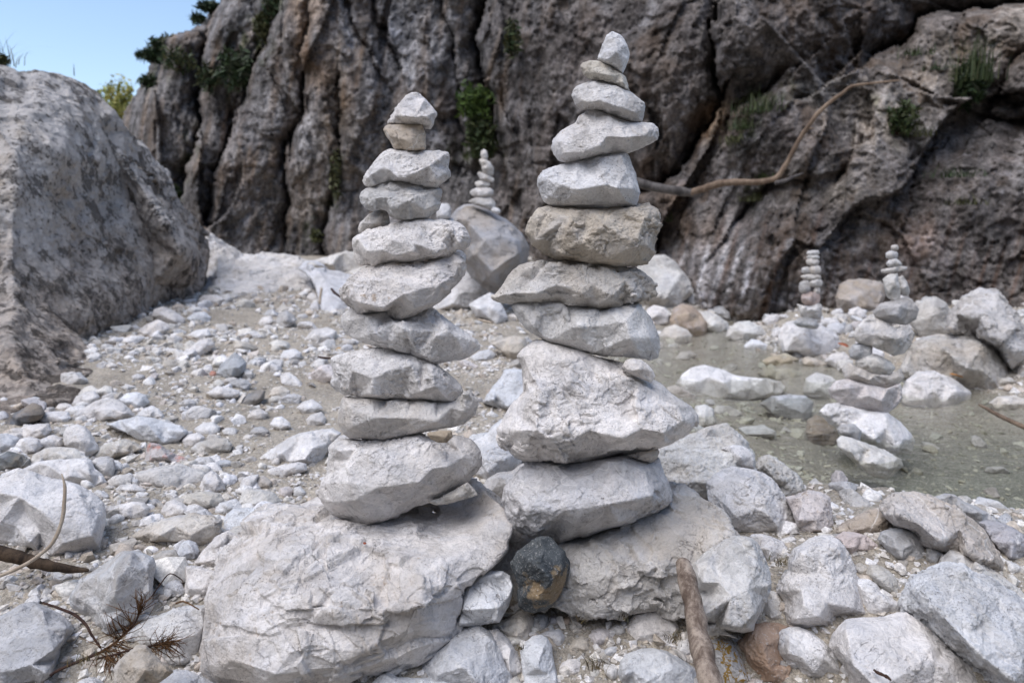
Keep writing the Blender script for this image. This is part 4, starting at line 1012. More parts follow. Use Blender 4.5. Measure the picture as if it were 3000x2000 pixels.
rock('black craggy rock at the foot of the big left boulder', '@F 20,1010 60,940 150,890 220,850 270,870 300,920 260,960 180,990 100,1020', '', col=(.13, .125, .125, .4), group=GA)

# front right (window J)
FR = dict(group=GB)
rock('white rounded rock with a dark hollow underside, right of the right cairn',
     '@J -55,330 -58,260 -30,210 40,165 100,148 170,155 250,170 320,200 370,240 410,300 440,350 480,400 515,470 522,560 500,605 460,635 430,625 380,605 300,592 210,602 120,606 40,530 -30,440',
     '@J 60,240,.6 200,260,.8 300,330,.8 260,420,1 340,470,1.1 130,480,1.0 200,540,.6 400,540,.9 430,440,.6 60,400,.9 400,600,.7', rough=1.1, tf=.09, **FR)
rock('pink-veined white rock behind the rounded rock with a hollow underside', '@J 450,350 520,335 600,300 680,318 740,350 750,440 765,545 720,595 640,605 580,606 530,560 500,450', '@J 560,380,.5 540,500,1 650,500,.9 700,420,.6 650,560,.8', col=CP, **FR)
rock('pitted rock at the water edge, right of the right cairn', '@J 238,160 270,95 320,78 380,88 440,138 500,178 545,230 585,300 560,340 500,370 440,350 380,262 300,210 245,185', '', col=CC, rough=1.2, lump=1.2, **FR)
S('small white rock sitting on the pale bedrock hump beside the stream', '@U 1040,735 1150,702 1200,688 1300,695 1400,740 1460,800 1490,900 1475,990 1350,970 1230,945 1180,900 1150,830 1140,770', 2.12, '@U 1180,760,.5 1300,850,1 1420,850,.5 1250,900,.7 1200,840,.6', col=CW, name='rock', cat='rock', group=GB)
rock('large pale bedrock hump between the right cairn and the stream', '@K 120,1260 160,1200 220,1170 300,1140 380,1108 450,1078 540,1068 610,1108 660,1160 700,1230 700,1330 640,1400 560,1480 400,1560 250,1500 150,1400', '@K 300,1200,.5 420,1150,.5 540,1130,.4 500,1260,.7 350,1300,.8 600,1250,.6 450,1400,1 280,1400,.8 560,1360,.8', col=CC, rough=1.2, bed=((.7, .1, .7), 8, .02), lump=.7, **FR)
S('big speckled white boulder right of the driftwood stick',
  '@I 1645,720 1655,650 1720,590 1790,535 1880,482 1950,450 @J 60,605 150,600 230,615 270,660 310,740 342,830 357,920 332,1010 290,1100 250,1175 240,1225 170,1235 90,1225 0,1200 @I 2000,1230 1900,1200 1780,1190 1730,1120 1690,1000 1675,880 1655,780', 1.445,
  '@J 60,680,.5 180,680,.5 260,800,.6 200,950,.9 100,1000,1 250,1110,.9 180,1190,.75 @I 1760,640,.6 1720,800,.8 1850,800,.8 1740,1040,1.0 1900,1110,1.05 2010,1130,1.05 1790,1150,.7', lean=.35, rough=.75, name='rock', cat='rock', col=(.63, .615, .595, .2), group=GB)
rock('tall pyramid-shaped grey-white rock in the front right',
     '@J 398,960 420,900 470,830 470,760 500,690 560,650 600,620 680,598 740,603 800,630 842,680 862,730 892,800 922,870 952,920 972,980 992,1060 1004,1130 940,1160 850,1150 810,1190 760,1260 740,1330 690,1300 600,1250 520,1220 450,1190 438,1100 440,1030',
     '@J 640,680,.5 560,720,.6 700,740,.6 820,760,.4 620,860,.6 760,890,.7 900,950,.6 560,960,.8 720,1040,.9 900,1080,.8 570,1060,1 660,1130,1 520,1150,.9', rough=1.0, lean=.3, **FR)
rock('white rock with a scalloped edge just behind the pyramid-shaped rock', '@J 900,900 950,885 1000,888 1050,918 1087,970 1150,1008 1202,1060 1218,1112 1100,1160 980,1150', '', **FR)
rock('small white rock between the hollow rock and the pyramid-shaped rock', '@J 213,602 290,588 360,608 430,638 467,690 452,742 400,785 350,805 318,742 275,680', '', **FR)
rock('front-most whitish lozenge-shaped rock beside the orange rock', '@J 378,1270 400,1240 470,1203 530,1198 600,1223 680,1278 740,1328 780,1378 830,1438 870,1508 882,1537 830,1565 760,1575 680,1568 600,1546 520,1506 450,1446 408,1374 388,1322',
     '@J 470,1250,.4 600,1290,.6 700,1400,.9 560,1400,.9 790,1480,.8 640,1500,.9 480,1370,.8', rough=.8, lean=.3, **FR)
rock('large flat-faced grey-white boulder at the bottom right',
     '@J 742,1320 760,1258 800,1198 850,1150 960,1138 1100,1138 1180,1108 1240,1103 1300,1138 1380,1198 1450,1258 1540,1338 1620,1408 1700,1498 1780,1600 1740,1780 1400,1850 1000,1800 880,1640 868,1520 830,1446 770,1376',
     '@J 850,1220,.6 1000,1190,.5 1220,1150,.3 1400,1330,.7 1100,1350,.8 900,1450,.9 1250,1500,.9 1500,1480,.8 1430,1450,.75 1050,1600,1 1600,1620,.6', rough=.55, tf=.12, **FR)
rock('biggest bluish white boulder, filling the bottom right corner',
     '@J 1213,1055 1230,980 1260,918 1340,848 1450,808 1540,778 1620,788 1700,838 1800,878 1900,948 2016,1018 2200,1100 2350,1300 2300,1650 2000,1800 1800,1750 1740,1570 1660,1455 1560,1355 1460,1255 1380,1195 1300,1135 1240,1112',
     '@J 1340,950,.6 1500,860,.45 1700,920,.5 1720,1060,.7 1450,1100,.8 1600,1250,.95 1800,1150,.7 1900,1300,.85 1750,1400,1 1950,1550,1 2100,1250,.7', rough=.9, tf=.17, lump=.9, col=(.68, .68, .685, .1), **FR)
rock('pale rock behind the biggest bluish boulder on the right', '@J 1440,830 1470,750 1530,703 1600,713 1690,758 1760,798 1860,858 1970,940 2060,1020 2100,1100 1900,1100 1700,1000 1550,900', '', col=CC, **FR)
rock('long pinkish tan boulder lying between the rocks and the stream',
     '@J 1075,420 1100,368 1160,328 1230,315 1330,316 1400,343 1480,388 1560,418 1620,448 1680,498 1740,558 1790,638 1850,718 1882,790 1905,850 1885,890 1780,840 1680,800 1600,760 1500,730 1400,700 1340,640 1260,580 1160,520 1100,470',
     '@J 1160,390,.5 1280,380,.4 1400,450,.5 1180,460,1 1330,530,1 1460,640,1.05 1600,560,.6 1700,640,.7 1650,720,.9 1800,760,.8 1500,540,.65', col=(.64, .585, .54, .35), rough=1.2, lump=.5, mat=M['coarse limestone'], **FR)
rock('low brown eroded rock left of the long tan boulder', '@J 785,550 850,508 930,468 1010,428 1085,408 1125,480 1155,540 1100,590 1000,600 900,610 820,600', '', col=(.58, .51, .45, .5), rough=1.3, lump=.6, **FR)
rock('grey-blue rock behind the long tan boulder at the water', '@J 1415,350 1500,323 1560,333 1620,378 1700,408 1780,458 1865,515 1800,560 1740,570 1640,490 1540,430', '', col=CG, **FR)
rock('rock with a dark purple-grey face and a white top on the right edge', '@J 1715,512 1780,503 1880,518 1960,558 2016,598 2120,650 2140,760 2000,775 1930,785 1890,740 1840,690 1790,630 1755,565', '@J 1770,530,.4 1890,570,.5 1940,650,1 1930,740,.9 1830,640,.5 2040,680,.7', col=(.50, .48, .495, .1), **FR)
rock('grey streaked rounded stone before the long tan boulder', '@J 1055,625 1080,578 1140,558 1230,543 1290,568 1332,620 1362,690 1367,742 1330,795 1280,814 1230,786 1170,756 1128,714 1088,664', '', col=CG, **FR)
rock('small grey stone right of the grey streaked stone', '@J 1368,755 1375,688 1400,676 1450,688 1487,720 1465,765 1440,815 1395,800', '', col=CG, **FR)
rock('brown shaded rock in the sandy gully on the right', '@J 975,850 1000,800 1050,790 1130,830 1190,890 1225,960 1200,1010 1110,990 1050,930', '', col=CT_, **FR)
rock('tan flat rock above the scalloped white rock', '@J 888,800 940,775 1000,790 1050,860 1020,895 940,885', '', col=CT_, **FR)
rock('pinkish white rock with red specks behind the pyramid-shaped rock', '@J 775,610 830,573 900,578 980,598 1062,670 1000,700 930,705 900,760 860,725 800,670', '', col=(.66, .575, .555, .2), **FR)
rock('small pale rock wedged between the speckled boulder and the pyramid', '@J 262,1160 300,1088 335,1020 345,960 400,978 432,1030 442,1100 434,1175 340,1185', '', col=CC, **FR)
rock('orange-brown rock under the lozenge-shaped rock', '@J 145,1310 200,1238 250,1180 320,1172 400,1178 462,1200 420,1250 400,1340 440,1430 500,1490 550,1550 480,1600 380,1620 300,1590 235,1500 195,1430 185,1370', '@J 260,1230,.5 380,1210,.4 300,1330,.9 250,1420,.7 350,1480,.9', mat=M['orange stone'], col=(1, 1, 1, .2), **FR)
rock('grey rock with an ochre looping stain right of the driftwood foot', '@I 1735,1240 1850,1215 1930,1235 2000,1315 2062,1435 2100,1500 2110,1620 1960,1700 1830,1680 1790,1500', '', mat=M['ochre lined limestone'], col=(.56, .55, .54, .1), rough=.6, **FR)
rock('small black stone at the bottom edge between two pale boulders', '@J 858,1535 880,1508 930,1515 948,1550 930,1590 870,1590', '', mat=M['charcoal'], **FR)
rock('grey stone cut by the bottom edge in front of the flat-faced boulder', '@J 1090,1575 1160,1535 1280,1522 1380,1535 1440,1580 1400,1660 1200,1670', '', col=CGB, **FR)
rock('tiny pink-white stone at the bottom edge near the ochre stained rock', '@J 195,1560 230,1530 280,1535 320,1570 280,1610 210,1605', '', col=CP, **FR)
# bottom centre (window I)
rock('large white rock at the bottom edge left of the driftwood stick', '@I 1068,1500 1090,1400 1130,1350 1250,1298 1350,1298 1450,1328 1530,1368 1600,1408 1662,1460 1695,1570 1620,1700 1200,1720 1085,1620', '@I 1150,1400,.5 1130,1500,.9 1350,1350,.4 1500,1450,.6 1300,1550,.9 1200,1480,.7', rough=.55, col=CWB, **FR)
rock('white smooth-faced rock standing behind the large white rock at the bottom', '@I 1135,1150 1165,1088 1200,1038 1260,1008 1330,1003 1430,998 1480,1048 1522,1108 1542,1150 1515,1210 1510,1290 1450,1340 1350,1320 1250,1310 1158,1290', '@I 1220,1060,.4 1400,1030,.3 1250,1200,.8 1400,1180,.6 1480,1150,.5', rough=.55, col=CW, **FR)
rock('small blue-grey rock behind the upper half of the driftwood stick', '@I 1368,905 1380,780 1400,718 1450,718 1505,750 1540,850 1560,950 1572,1050 1500,1092 1430,1030 1373,995', '@I 1440,760,.5 1430,950,1 1500,1000,.9 1480,850,.6', col=CGB, **FR)
rock('small white rock touching the left side of the driftwood foot', '@I 1513,1335 1540,1258 1600,1223 1655,1300 1672,1425 1600,1400', '', **FR)
rock('pinkish white faceted pebble on the gravel below the cream boulder', '@I 838,1202 870,1163 930,1143 1000,1158 1034,1190 1012,1255 960,1296 900,1324 868,1285', '', col=CP, name='pebble', **FR)
rock('brownish grey pebble left of the pinkish faceted pebble', '@I 658,1325 690,1278 740,1228 805,1203 842,1240 860,1312 852,1355 800,1348 720,1378', '', col=CT_, name='pebble', **FR)
rock('white pointed pebble above the tall rounded stone', '@I 468,1197 550,1163 630,1158 662,1200 667,1243 642,1316 590,1286 555,1236', '', col=CW, name='pebble', **FR)
rock('rounded white pebble at the bottom centre', '@I 608,1452 640,1408 700,1378 760,1378 802,1420 792,1484 750,1526 680,1537 618,1508', '', col=CW, name='pebble', **FR)
rock('tall rounded stone at the bottom edge below the dark stone', '@I 328,1332 360,1258 420,1208 480,1198 532,1220 567,1280 572,1350 592,1450 612,1560 600,1680 380,1700 348,1520 333,1425', '@I 430,1260,.6 500,1300,.8 450,1450,1 380,1400,.6 540,1500,.6', col=CWB, rough=.7, **FR)
rock('tan rock below the dark stone', '@I 55,1135 130,1108 250,1068 320,1018 390,1023 427,1080 432,1130 402,1205 392,1275 330,1328 250,1260 160,1190', '', col=CC, **FR)
rock('white slab leaning between the speckled boulder and the tall rounded stone', '@I 55,1170 150,1155 230,1235 290,1325 342,1420 354,1500 320,1560 230,1570 180,1400 100,1280', '', **FR)
rock('small grey-brown stone right of the tan rock', '@I 410,1180 425,1060 470,1040 535,1050 548,1120 535,1170 460,1200', '', col=CS, name='pebble', **FR)
rock('small purple-grey pebble below the cream boulder', '@I 540,1130 555,1060 590,1050 622,1080 600,1130 570,1160', '', col=(.36, .32, .33, .3), name='pebble', **FR)
rock('pale orange pebble beside the purple-grey pebble', '@I 645,1120 660,1070 700,1055 720,1095 690,1140', '', col=(.52, .43, .37, .4), name='pebble', **FR)
rock('grey pebble left of the white smooth-faced rock', '@I 1015,1150 1060,1120 1120,1125 1135,1190 1080,1220 1030,1190', '', col=CS, name='pebble', **FR)
rock('blue-grey flat pebble below the pinkish faceted pebble', '@I 960,1320 1010,1285 1070,1290 1080,1335 1020,1370 965,1355', '', col=CGB, name='pebble', **FR)
rock('lilac flake standing on the gravel below the cream boulder', '@I 970,1020 1020,1020 1060,1060 1062,1110 1030,1118 1000,1080', '', col=(.46, .42, .43, .2), name='pebble', **FR)
rock('speckled grey-white boulder at the bottom centre below the biggest boulder', '@H 1600,1340 1620,1258 1680,1198 1750,1148 1810,1088 1880,1038 1950,1018 2010,1013 2080,1058 2132,1110 2182,1170 2205,1260 2235,1340 2265,1411 2270,1530 1950,1570 1650,1540', '@H 1780,1200,.7 1950,1080,.4 2060,1180,.7 1900,1300,1 1720,1350,.8 2150,1350,.6 2000,1400,1', col=CGB, rough=.7, **FR)
rock('low white rock cut by the bottom edge in front of the speckled boulder', '@H 1262,1420 1330,1350 1390,1338 1440,1368 1560,1378 1700,1368 1850,1352 1980,1348 2060,1390 2110,1450 1950,1560 1400,1560', '', col=CWB, rough=.7, **FR)
# rocks along the stream (window K)
for lab, o_, c, kw in [
    ('small bluish white block behind the right cairn', '300,350 330,310 370,303 392,330 380,375 340,385', CWB, {}),
    ('pale angular rock beside the bluish white block', '365,390 390,340 430,320 467,345 460,395 410,408', CW, {}),
    ('white rock at the right side of the right cairn, near the stream', '68,460 90,400 130,378 190,395 217,440 210,490 150,495 100,490', CW, {}),
    ('brown round-topped rock on the near stream bank', '218,470 240,400 290,370 350,385 400,430 437,480 430,540 380,565 300,545 240,520', (.46, .37, .30, .6), {}),
    ('pale rock right of the brown round-topped rock', '372,430 430,412 500,440 555,480 560,525 500,545 430,520', CC, {}),
    ('grey-white rock in front of the brown round-topped rock', '158,560 190,510 250,490 320,520 352,555 330,590 260,605 190,600', CC, {}),
    ('pale grey rock behind the bank stones', '425,415 470,380 540,378 600,410 640,460 580,480 500,450', CG, {}),
    ('speckled pale rock at the far edge of the water', '540,560 560,510 610,475 680,470 740,500 782,550 760,590 680,595 590,590', CC, {}),
    ('white block standing at the far end of the stream', '748,470 790,435 840,430 852,455 830,495 770,495', CW, {}),
    ('broad pale boulder in the water under the farther cairn', '843,570 850,520 890,480 960,465 1060,480 1130,520 1190,570 1197,620 1150,670 1100,700 1020,690 940,650 870,650', CW, dict(tf=.22)),
    ('long white rock lying awash in the stream', '255,830 290,780 340,740 420,723 500,745 580,780 680,795 780,800 860,820 882,850 860,890 780,910 650,930 500,935 350,915 270,880', CWB, dict(rough=.5)),
    ('grey flat rock rising from the middle of the stream', '735,945 800,905 900,895 1000,900 1047,940 1030,1010 980,1055 880,1030 800,1000', CG, {}),
    ('pinkish brown eroded rock beside the foot of the right background cairn', '1000,1110 1010,1040 1060,1010 1130,1040 1180,1100 1190,1180 1120,1200 1030,1180', (.50, .43, .38, .5), dict(rough=1.3)),
    ('small white rock in the stream right of the huge block', '355,1060 365,960 420,948 470,975 490,1060 440,1080 390,1085', CC, {}),
    ('large tan-grey boulder on the far right bank', '1540,760 1600,615 1680,567 1800,548 1920,543 2030,578 2112,640 2162,720 2182,800 2152,875 2060,916 1950,906 1800,880 1700,820 1600,800', (.62, .58, .53, .4), dict(tf=.35, rough=.9, lump=.7, mat=M['coarse limestone'])),
    ('white rock with a crisp edge in front of the far right boulder', '1538,885 1580,808 1640,763 1740,756 1830,788 1900,838 1947,882 1942,932 1850,967 1750,982 1640,967 1560,938', CW, {}),
    ('split rock with a brown left half and a pale right half below the cliff', '1173,335 1195,263 1250,233 1310,228 1400,238 1452,260 1458,330 1422,405 1340,428 1240,428 1188,395', (.52, .455, .40, .45), {}),
    ('rounded white stone between the two background cairns', '1238,430 1260,400 1300,388 1340,410 1347,455 1300,468 1255,462', CW, {}),
    ('small brown stone left of the rounded white stone', '1178,465 1185,435 1215,428 1242,450 1240,478 1200,482', CS, {}),
    ('bright white stone beside the farther cairn', '1076,500 1090,460 1140,450 1195,470 1195,505 1120,512', CW, {}),
    ('blue-grey stone below the bright white stone', '1098,540 1130,490 1190,478 1235,510 1230,560 1150,565', CGB, {}),
    ('dark pale-edged stone right of the blue-grey stone', '1215,540 1235,490 1262,485 1275,530 1260,555', CG, {}),
    ('white rock at the water line between the two background cairns', '1105,700 1150,660 1220,648 1257,680 1250,740 1180,752', CW, {}),
    ('tan flat stone in front of the broad boulder in the water', '978,690 1010,673 1070,690 1147,730 1120,745 1040,735 985,720', CT_, {}),
    ('grey chip between the broad boulder and the tan flat stone', '918,670 940,637 970,633 1002,665 985,690 940,688', CG, {}),
    ('yellowish flat rock in the shallows left of the broad boulder', '745,700 800,670 890,655 960,690 930,725 840,735 770,730', (.50, .46, .36, .5), {}),
    ('second yellowish rock in the shallows, nearer than the flat one', '720,770 760,738 830,745 900,740 990,770 1000,800 930,825 830,815 750,795', (.52, .48, .38, .5), {}),
    ('wet pale rock left of the right background cairn', '985,880 1000,800 1060,765 1150,790 1210,850 1200,930 1130,940 1040,910', CC, {}),
    ('pale rock at the right behind the background cairn', '1655,290 1700,240 1770,222 1830,240 1865,290 1830,325 1720,330', CS, {}),
    ('long pale rock high on the right bank', '1895,245 1960,205 2040,192 2085,215 2070,265 1960,282', CG, {}),
    ('small white rock high on the right bank', '2083,215 2095,188 2130,178 2153,195 2140,222 2105,228', CW, {}),
    ('pinkish stone behind the top of the right background cairn', '1585,300 1600,245 1640,238 1672,270 1665,318 1610,325', CP, {}),
    ('creamy bedrock knob behind the right background cairn', '1595,480 1620,400 1680,340 1750,330 1810,370 1835,440 1830,540 1750,580 1660,560', CC, dict(rough=1.2, mat=M['coarse limestone'])),
    ('small white stone on the bedrock knob', '1735,330 1755,308 1800,310 1830,340 1800,362 1755,355', CW, {}),
    ('massive streaked grey boulder against the right edge', '1800,520 1830,420 1900,340 2000,288 2100,298 2162,370 2212,440 2260,520 2400,640 2400,900 2250,860 2190,760 2100,640 1980,560', (.58, .56, .545, .35), dict(tf=.4, mat=M['coarse limestone'], bed=((.3, .1, .9), 8, .02), lump=.6)),
    ('white rock at the right edge above the water', '2050,940 2100,905 2200,900 2300,930 2320,980 2200,990 2090,980', CC, {}),
    ('little pebble-sized rock at the bank left end', '195,625 215,600 250,595 275,615 250,632', CC, {}),
    ('white flake in the shallows at the bank', '250,690 280,650 340,640 380,665 340,700 280,705', CW, {}),
    ('wedge of pale rock low against the cliff foot', '700,440 720,400 760,395 790,420 760,450', CC, {}),
]:
    rock(lab, '@K ' + o_, '', col=c, group=GD, **dict(dict(lean=.42), **kw))
# three small background cairns
def tower(tag_, rows, z, D, gr):
    for lab, box, c in rows:
        SEED[0] += 1
        S(lab, box if box[0] == '@' else blob(box, SEED[0], 12, z), D, '', c, name='cairn_stone', group=gr, rough=.8, rim=.3)
GX = 'stones of the small cairn on the grey boulder'
tower('c', [
    ('upright tip stone of the small cairn on the grey boulder', '@P 412,150 416,112 440,95 462,110 470,150 462,182 430,184', CS),
    ('tilted oval stone second from the top on the grey boulder cairn', '@P 400,180 420,166 460,178 490,200 514,245 512,298 470,298 430,275 418,225', CC),
    ('tilted stone third from the top on the grey boulder cairn', '@P 386,285 400,270 440,280 490,302 518,325 510,352 460,350 410,330', CS),
    ('thin flat stone fourth from the top on the grey boulder cairn', '365,336,492,391', CC),
    ('wide white stone fifth from the top on the grey boulder cairn', '328,388,518,472', CS),
    ('broad bottom stone of the grey boulder cairn', '@P 315,498 360,470 420,458 490,465 528,505 522,545 490,558 430,545 360,520', CS),
], 'P', 5.75, GX)
S('small white chip under the right side of the grey boulder cairn', '@P 484,560 510,540 545,545 570,570 560,592 510,585', 5.72, '', CW, name='cairn_stone', group=GX)
S('white block behind the left cairn, resting left on the grey boulder', '@P 75,620 80,540 110,513 165,515 187,550 183,620 130,640', 5.6, '@P 130,540,.5 120,600,.9 165,580,.6', CW, name='rock', cat='rock')
S('dark rock supporting the white block behind the left cairn', '@P 20,700 60,640 130,625 200,625 240,700 200,780 80,780', 5.65, '', CG, name='rock', cat='rock')
GY = 'stones of the farther stream cairn'
tower('m', [
    ('flat cap stone of the farther stream cairn', '318,161,399,194', CS), ('second stone from the top of the farther stream cairn', '318,188,399,218', CC),
    ('squat third stone of the farther stream cairn', '314,208,396,254', CS), ('left of two stones side by side in the farther stream cairn', '288,256,346,300', CS),
    ('right of two stones side by side in the farther stream cairn', '332,246,406,304', CS), ('thin plate stone of the farther stream cairn', '284,297,409,336', CC),
    ('round bright stone jutting right in the farther stream cairn', '334,323,413,378', CS), ('grey angular stone left under the round bright one', '273,335,345,415', CG),
    ('small white post stone right under the round bright one', '360,370,400,418', CS), ('pinkish stone low in the farther stream cairn', '288,400,400,482', (.50, .40, .37, .3)),
    ('white notched stone low in the farther stream cairn', '@O 262,470 300,480 340,485 380,462 410,480 400,520 360,540 330,558 285,540 275,500', CS), ('small grey stone right of the white notched one', '345,500,411,562', CS),
    ('flat grey bottom stone of the farther stream cairn', '@O 243,580 270,552 320,540 370,560 392,590 380,615 330,612 270,600', CG),
], 'O', 5.0, GY)
GZ_ = 'stones of the nearer stream cairn'
tower('o', [
    ('ring-like tip stone of the nearer stream cairn', '801,130,850,167', CS), ('grey stone second from the top of the nearer stream cairn', '769,164,850,217', CS),
    ('white triangular stone third from the top of the nearer stream cairn', '@O 774,240 790,218 830,205 858,228 870,246 840,256 790,262', CS), ('thin wide plate of the nearer stream cairn', '@O 744,274 800,262 850,250 902,258 890,276 840,288 790,294 748,292', CS),
    ('left of the pair of upright blocks in the nearer stream cairn', '@O 757,330 790,300 840,295 852,330 862,380 856,440 820,462 780,430 766,380', CC), ('right of the pair of upright blocks in the nearer stream cairn', '@O 842,320 870,305 895,340 913,395 905,425 870,425 855,380', CS),
    ('dark-sided stone below the pair of upright blocks', '@O 700,520 740,470 800,455 860,440 920,440 964,500 950,560 890,592 800,580 720,555', CG), ('wide rough stone in the middle of the nearer stream cairn', '@O 586,650 610,590 680,545 740,560 830,610 900,590 936,640 920,700 880,755 820,768 760,740 690,710 610,690', CS),
    ('grey stone jutting left in the nearer stream cairn', '@O 560,740 590,700 640,690 700,715 690,790 620,800 570,780', CG), ('pale wedge stone over the flat plates of the nearer stream cairn', '@O 598,800 640,755 720,758 800,800 828,840 800,880 740,880 660,860 610,835', CC),
    ('broad plate stone of the nearer stream cairn', '@O 520,850 560,805 620,835 700,870 800,880 860,840 876,890 850,930 780,950 690,945 600,920 540,890', CS), ('broadest rounded stone of the nearer stream cairn', '@O 446,960 490,910 560,900 660,930 780,955 860,930 870,1000 840,1050 780,1097 690,1090 600,1070 510,1040 460,1000', CP),
], 'O', 3.30, GZ_)
S('large base stone of the nearer stream cairn, dipping into the water', '@O 400,1090 430,1050 500,1040 580,1060 680,1090 790,1095 860,1150 920,1220 938,1260 920,1320 850,1335 760,1310 640,1260 520,1200 450,1150', 3.22, '@O 500,1080,.4 640,1110,.5 620,1200,.9 780,1180,.7 840,1300,.9 700,1240,1 880,1240,.6', CW, name='cairn_stone', group=GZ_, lean=.3)
S('small grey stone propped against the base of the nearer stream cairn', '@O 493,1190 520,1165 590,1158 637,1200 625,1262 570,1240 505,1215', 3.02, '', CG, name='rock', cat='rock', group=GD)
S('long pale stone half under water in front of the nearer stream cairn', '@O 493,1250 520,1228 580,1240 680,1280 780,1320 860,1360 872,1400 820,1450 780,1480 700,1460 620,1400 540,1330 500,1290', 2.92, '@O 560,1260,.5 570,1320,1 700,1380,1 760,1340,.6 800,1420,.7', CC, name='rock', cat='rock', group=GD, lean=.35)
# ------------------------------------------------------------------ loose stones and gravel
def hull(seed, n=14, flat=.65):
    r = np.random.default_rng(seed)
    v = r.normal(size=(n, 3)); v /= np.linalg.norm(v, axis=1)[:, None]
    v *= r.uniform(.8, 1.05, (n, 1)); v *= np.array([1, r.uniform(.65, .95), flat * r.uniform(.75, 1.2)])
    bm = bmesh.new()
    for q in v: bm.verts.new(q)
    bmesh.ops.convex_hull(bm, input=bm.verts)
    bmesh.ops.delete(bm, geom=[q for q in bm.verts if not q.link_faces], context='VERTS')
    bmesh.ops.triangulate(bm, faces=bm.faces)
    bm.verts.index_update()
    V = np.array([q.co[:] for q in bm.verts]); T = np.array([[q.index for q in f.verts] for f in bm.faces])
    bm.free()
    return V, T

# shapes for small individual stones
PROTO = []
for k in range(16):
    V, T = hull(300 + k, 13 + k % 5, .6)
    me = voxel(V, [tuple(t) for t in T], .075)
    C = relax(me, getco(me), 1); me.vertices.foreach_set('co', C.astype(np.float32).ravel())
    N = getno(me)
    C = roughen(C, N, 1.7, 900 + k, 1.1)
    me.vertices.foreach_set('co', C.astype(np.float32).ravel()); me.update()
    me.name = 'loose_stone'; me.materials.append(M['pebble limestone'])
    PROTO.append(me)

# where the measured rocks already lie, so that scattered ones do not run into them
TAKEN = []
for o in list(COL.objects):
    if o.type == 'MESH' and o.get('category') in ('rock', 'boulder', 'stone', 'bedrock ledge'):
        bb = np.array([o.matrix_basis @ Vector(c) for c in o.bound_box])
        TAKEN.append((bb[:, 0].min(), bb[:, 0].max(), bb[:, 1].min(), bb[:, 1].max(), bb[:, 2].min()))
TK = np.array(TAKEN)
def free(x, y, m):
    return not ((TK[:, 0] - m < x) & (x < TK[:, 1] + m) & (TK[:, 1] - TK[:, 0] < 2.2) & (TK[:, 2] - m < y) & (y < TK[:, 3] + m) & (TK[:, 4] < .35)).any()
rr = random.Random(5)
SPOT = {'left gravel': ('small pale stone strewn on the open gravel left of the cairns', 'small pale stones on the left gravel'),
        'front': ('small stone lying among the big rocks in the near foreground', 'small stones among the foreground rocks'),
        'mid': ('small whitish stone on the gravel behind the two front cairns', 'small stones behind the front cairns'),
        'bank': ('small stone on the far bank below the cliff', 'small stones on the far bank'),
        'stream': ('small stone lying in the shallow stream', 'small stones in the stream')}
placed = []; tries = 0
while len(placed) < 235 and tries < 20000:
    tries += 1
    u = rr.random()
    y = 1.25 + 8.0 * u ** 1.7; x = rr.uniform(-.95, .95) * y * .82
    xl, xr = float(np.interp(y, YS, XL)), float(np.interp(y, YS, XR))
    instream = xl - .05 < x < xr + .05
    if instream and rr.random() < .25: continue
    s_ = rr.uniform(.020, .048) * (1 + .24 * y) * (1.0 if rr.random() > .12 else 1.6)
    if not free(x, y, s_ * .3): continue
    if any((x - a) ** 2 + (y - b) ** 2 < (s_ + c) ** 2 * .8 for a, b, c in placed): continue
    if x < -3.2 and y > 2.5 and x < -.62 * y: continue
    z = float(ground_z(np.array([x]), np.array([y]))[0])
    placed.append((x, y, s_))
    o = bpy.data.objects.new('loose_stone', PROTO[len(placed) % 16]); COL.objects.link(o)
    o.location = (x, y, z + s_ * rr.uniform(.0, .28)); o.rotation_euler = (rr.uniform(-.35, .35), rr.uniform(-.35, .35), rr.uniform(0, 6.28))
    o.scale = (s_ * rr.uniform(.9, 1.5), s_ * rr.uniform(.8, 1.2), s_ * rr.uniform(.8, 1.15))
    c = rr.choice([CW, CW, CW, CW, CWB, CWB, CC, CC, CS, CT_, CP]); o.color = c
    where = 'stream' if instream else 'bank' if (x > xr and y > 3) else 'front' if y < 2.1 else 'left gravel' if x < -.25 * y else 'mid'
    lab, g = SPOT[where]
    tag(o, lab, 'stone', g)
bank = 0; tries = 0
while bank < 52 and tries < 6000:
    tries += 1
    y = rr.uniform(3.4, 8.2); x = rr.uniform(1.2, .78 * y)
    if x < float(np.interp(y, YS, XR)) + .02: continue
    s_ = rr.uniform(.05, .16)
    if not free(x, y, s_ * .2) or any((x - a) ** 2 + (y - b) ** 2 < (s_ + c) ** 2 * .7 for a, b, c in placed): continue
    z = float(ground_z(np.array([x]), np.array([y]))[0])
    placed.append((x, y, s_)); bank += 1
    o = bpy.data.objects.new('loose_stone', PROTO[bank % 16]); COL.objects.link(o)
    o.location = (x, y, z + s_ * .2); o.rotation_euler = (rr.uniform(-.35, .35), rr.uniform(-.35, .35), rr.uniform(0, 6.28))
    o.scale = (s_ * rr.uniform(.9, 1.5), s_ * rr.uniform(.8, 1.2), s_ * rr.uniform(.8, 1.2)); o.color = rr.choice([CW, CW, CC, CS, CWB])
    tag(o, SPOT['bank'][0], 'stone', SPOT['bank'][1])
print('loose stones', len(placed))

# gravel: thousands of pebbles in one mesh
def coarse_shape(seed):
    V, T = hull(seed, 15, .62)
    me = voxel(V, [tuple(t) for t in T], .15)
    C = relax(me, getco(me), 1, .3); me.vertices.foreach_set('co', C.astype(np.float32).ravel())
    C = roughen(C, getno(me), 1.7, seed, 1.5)
    me.calc_loop_triangles(); T = np.empty(len(me.loop_triangles) * 3, np.int32); me.loop_triangles.foreach_get('vertices', T)
    bpy.data.meshes.remove(me)
    return C, T.reshape(-1, 3)

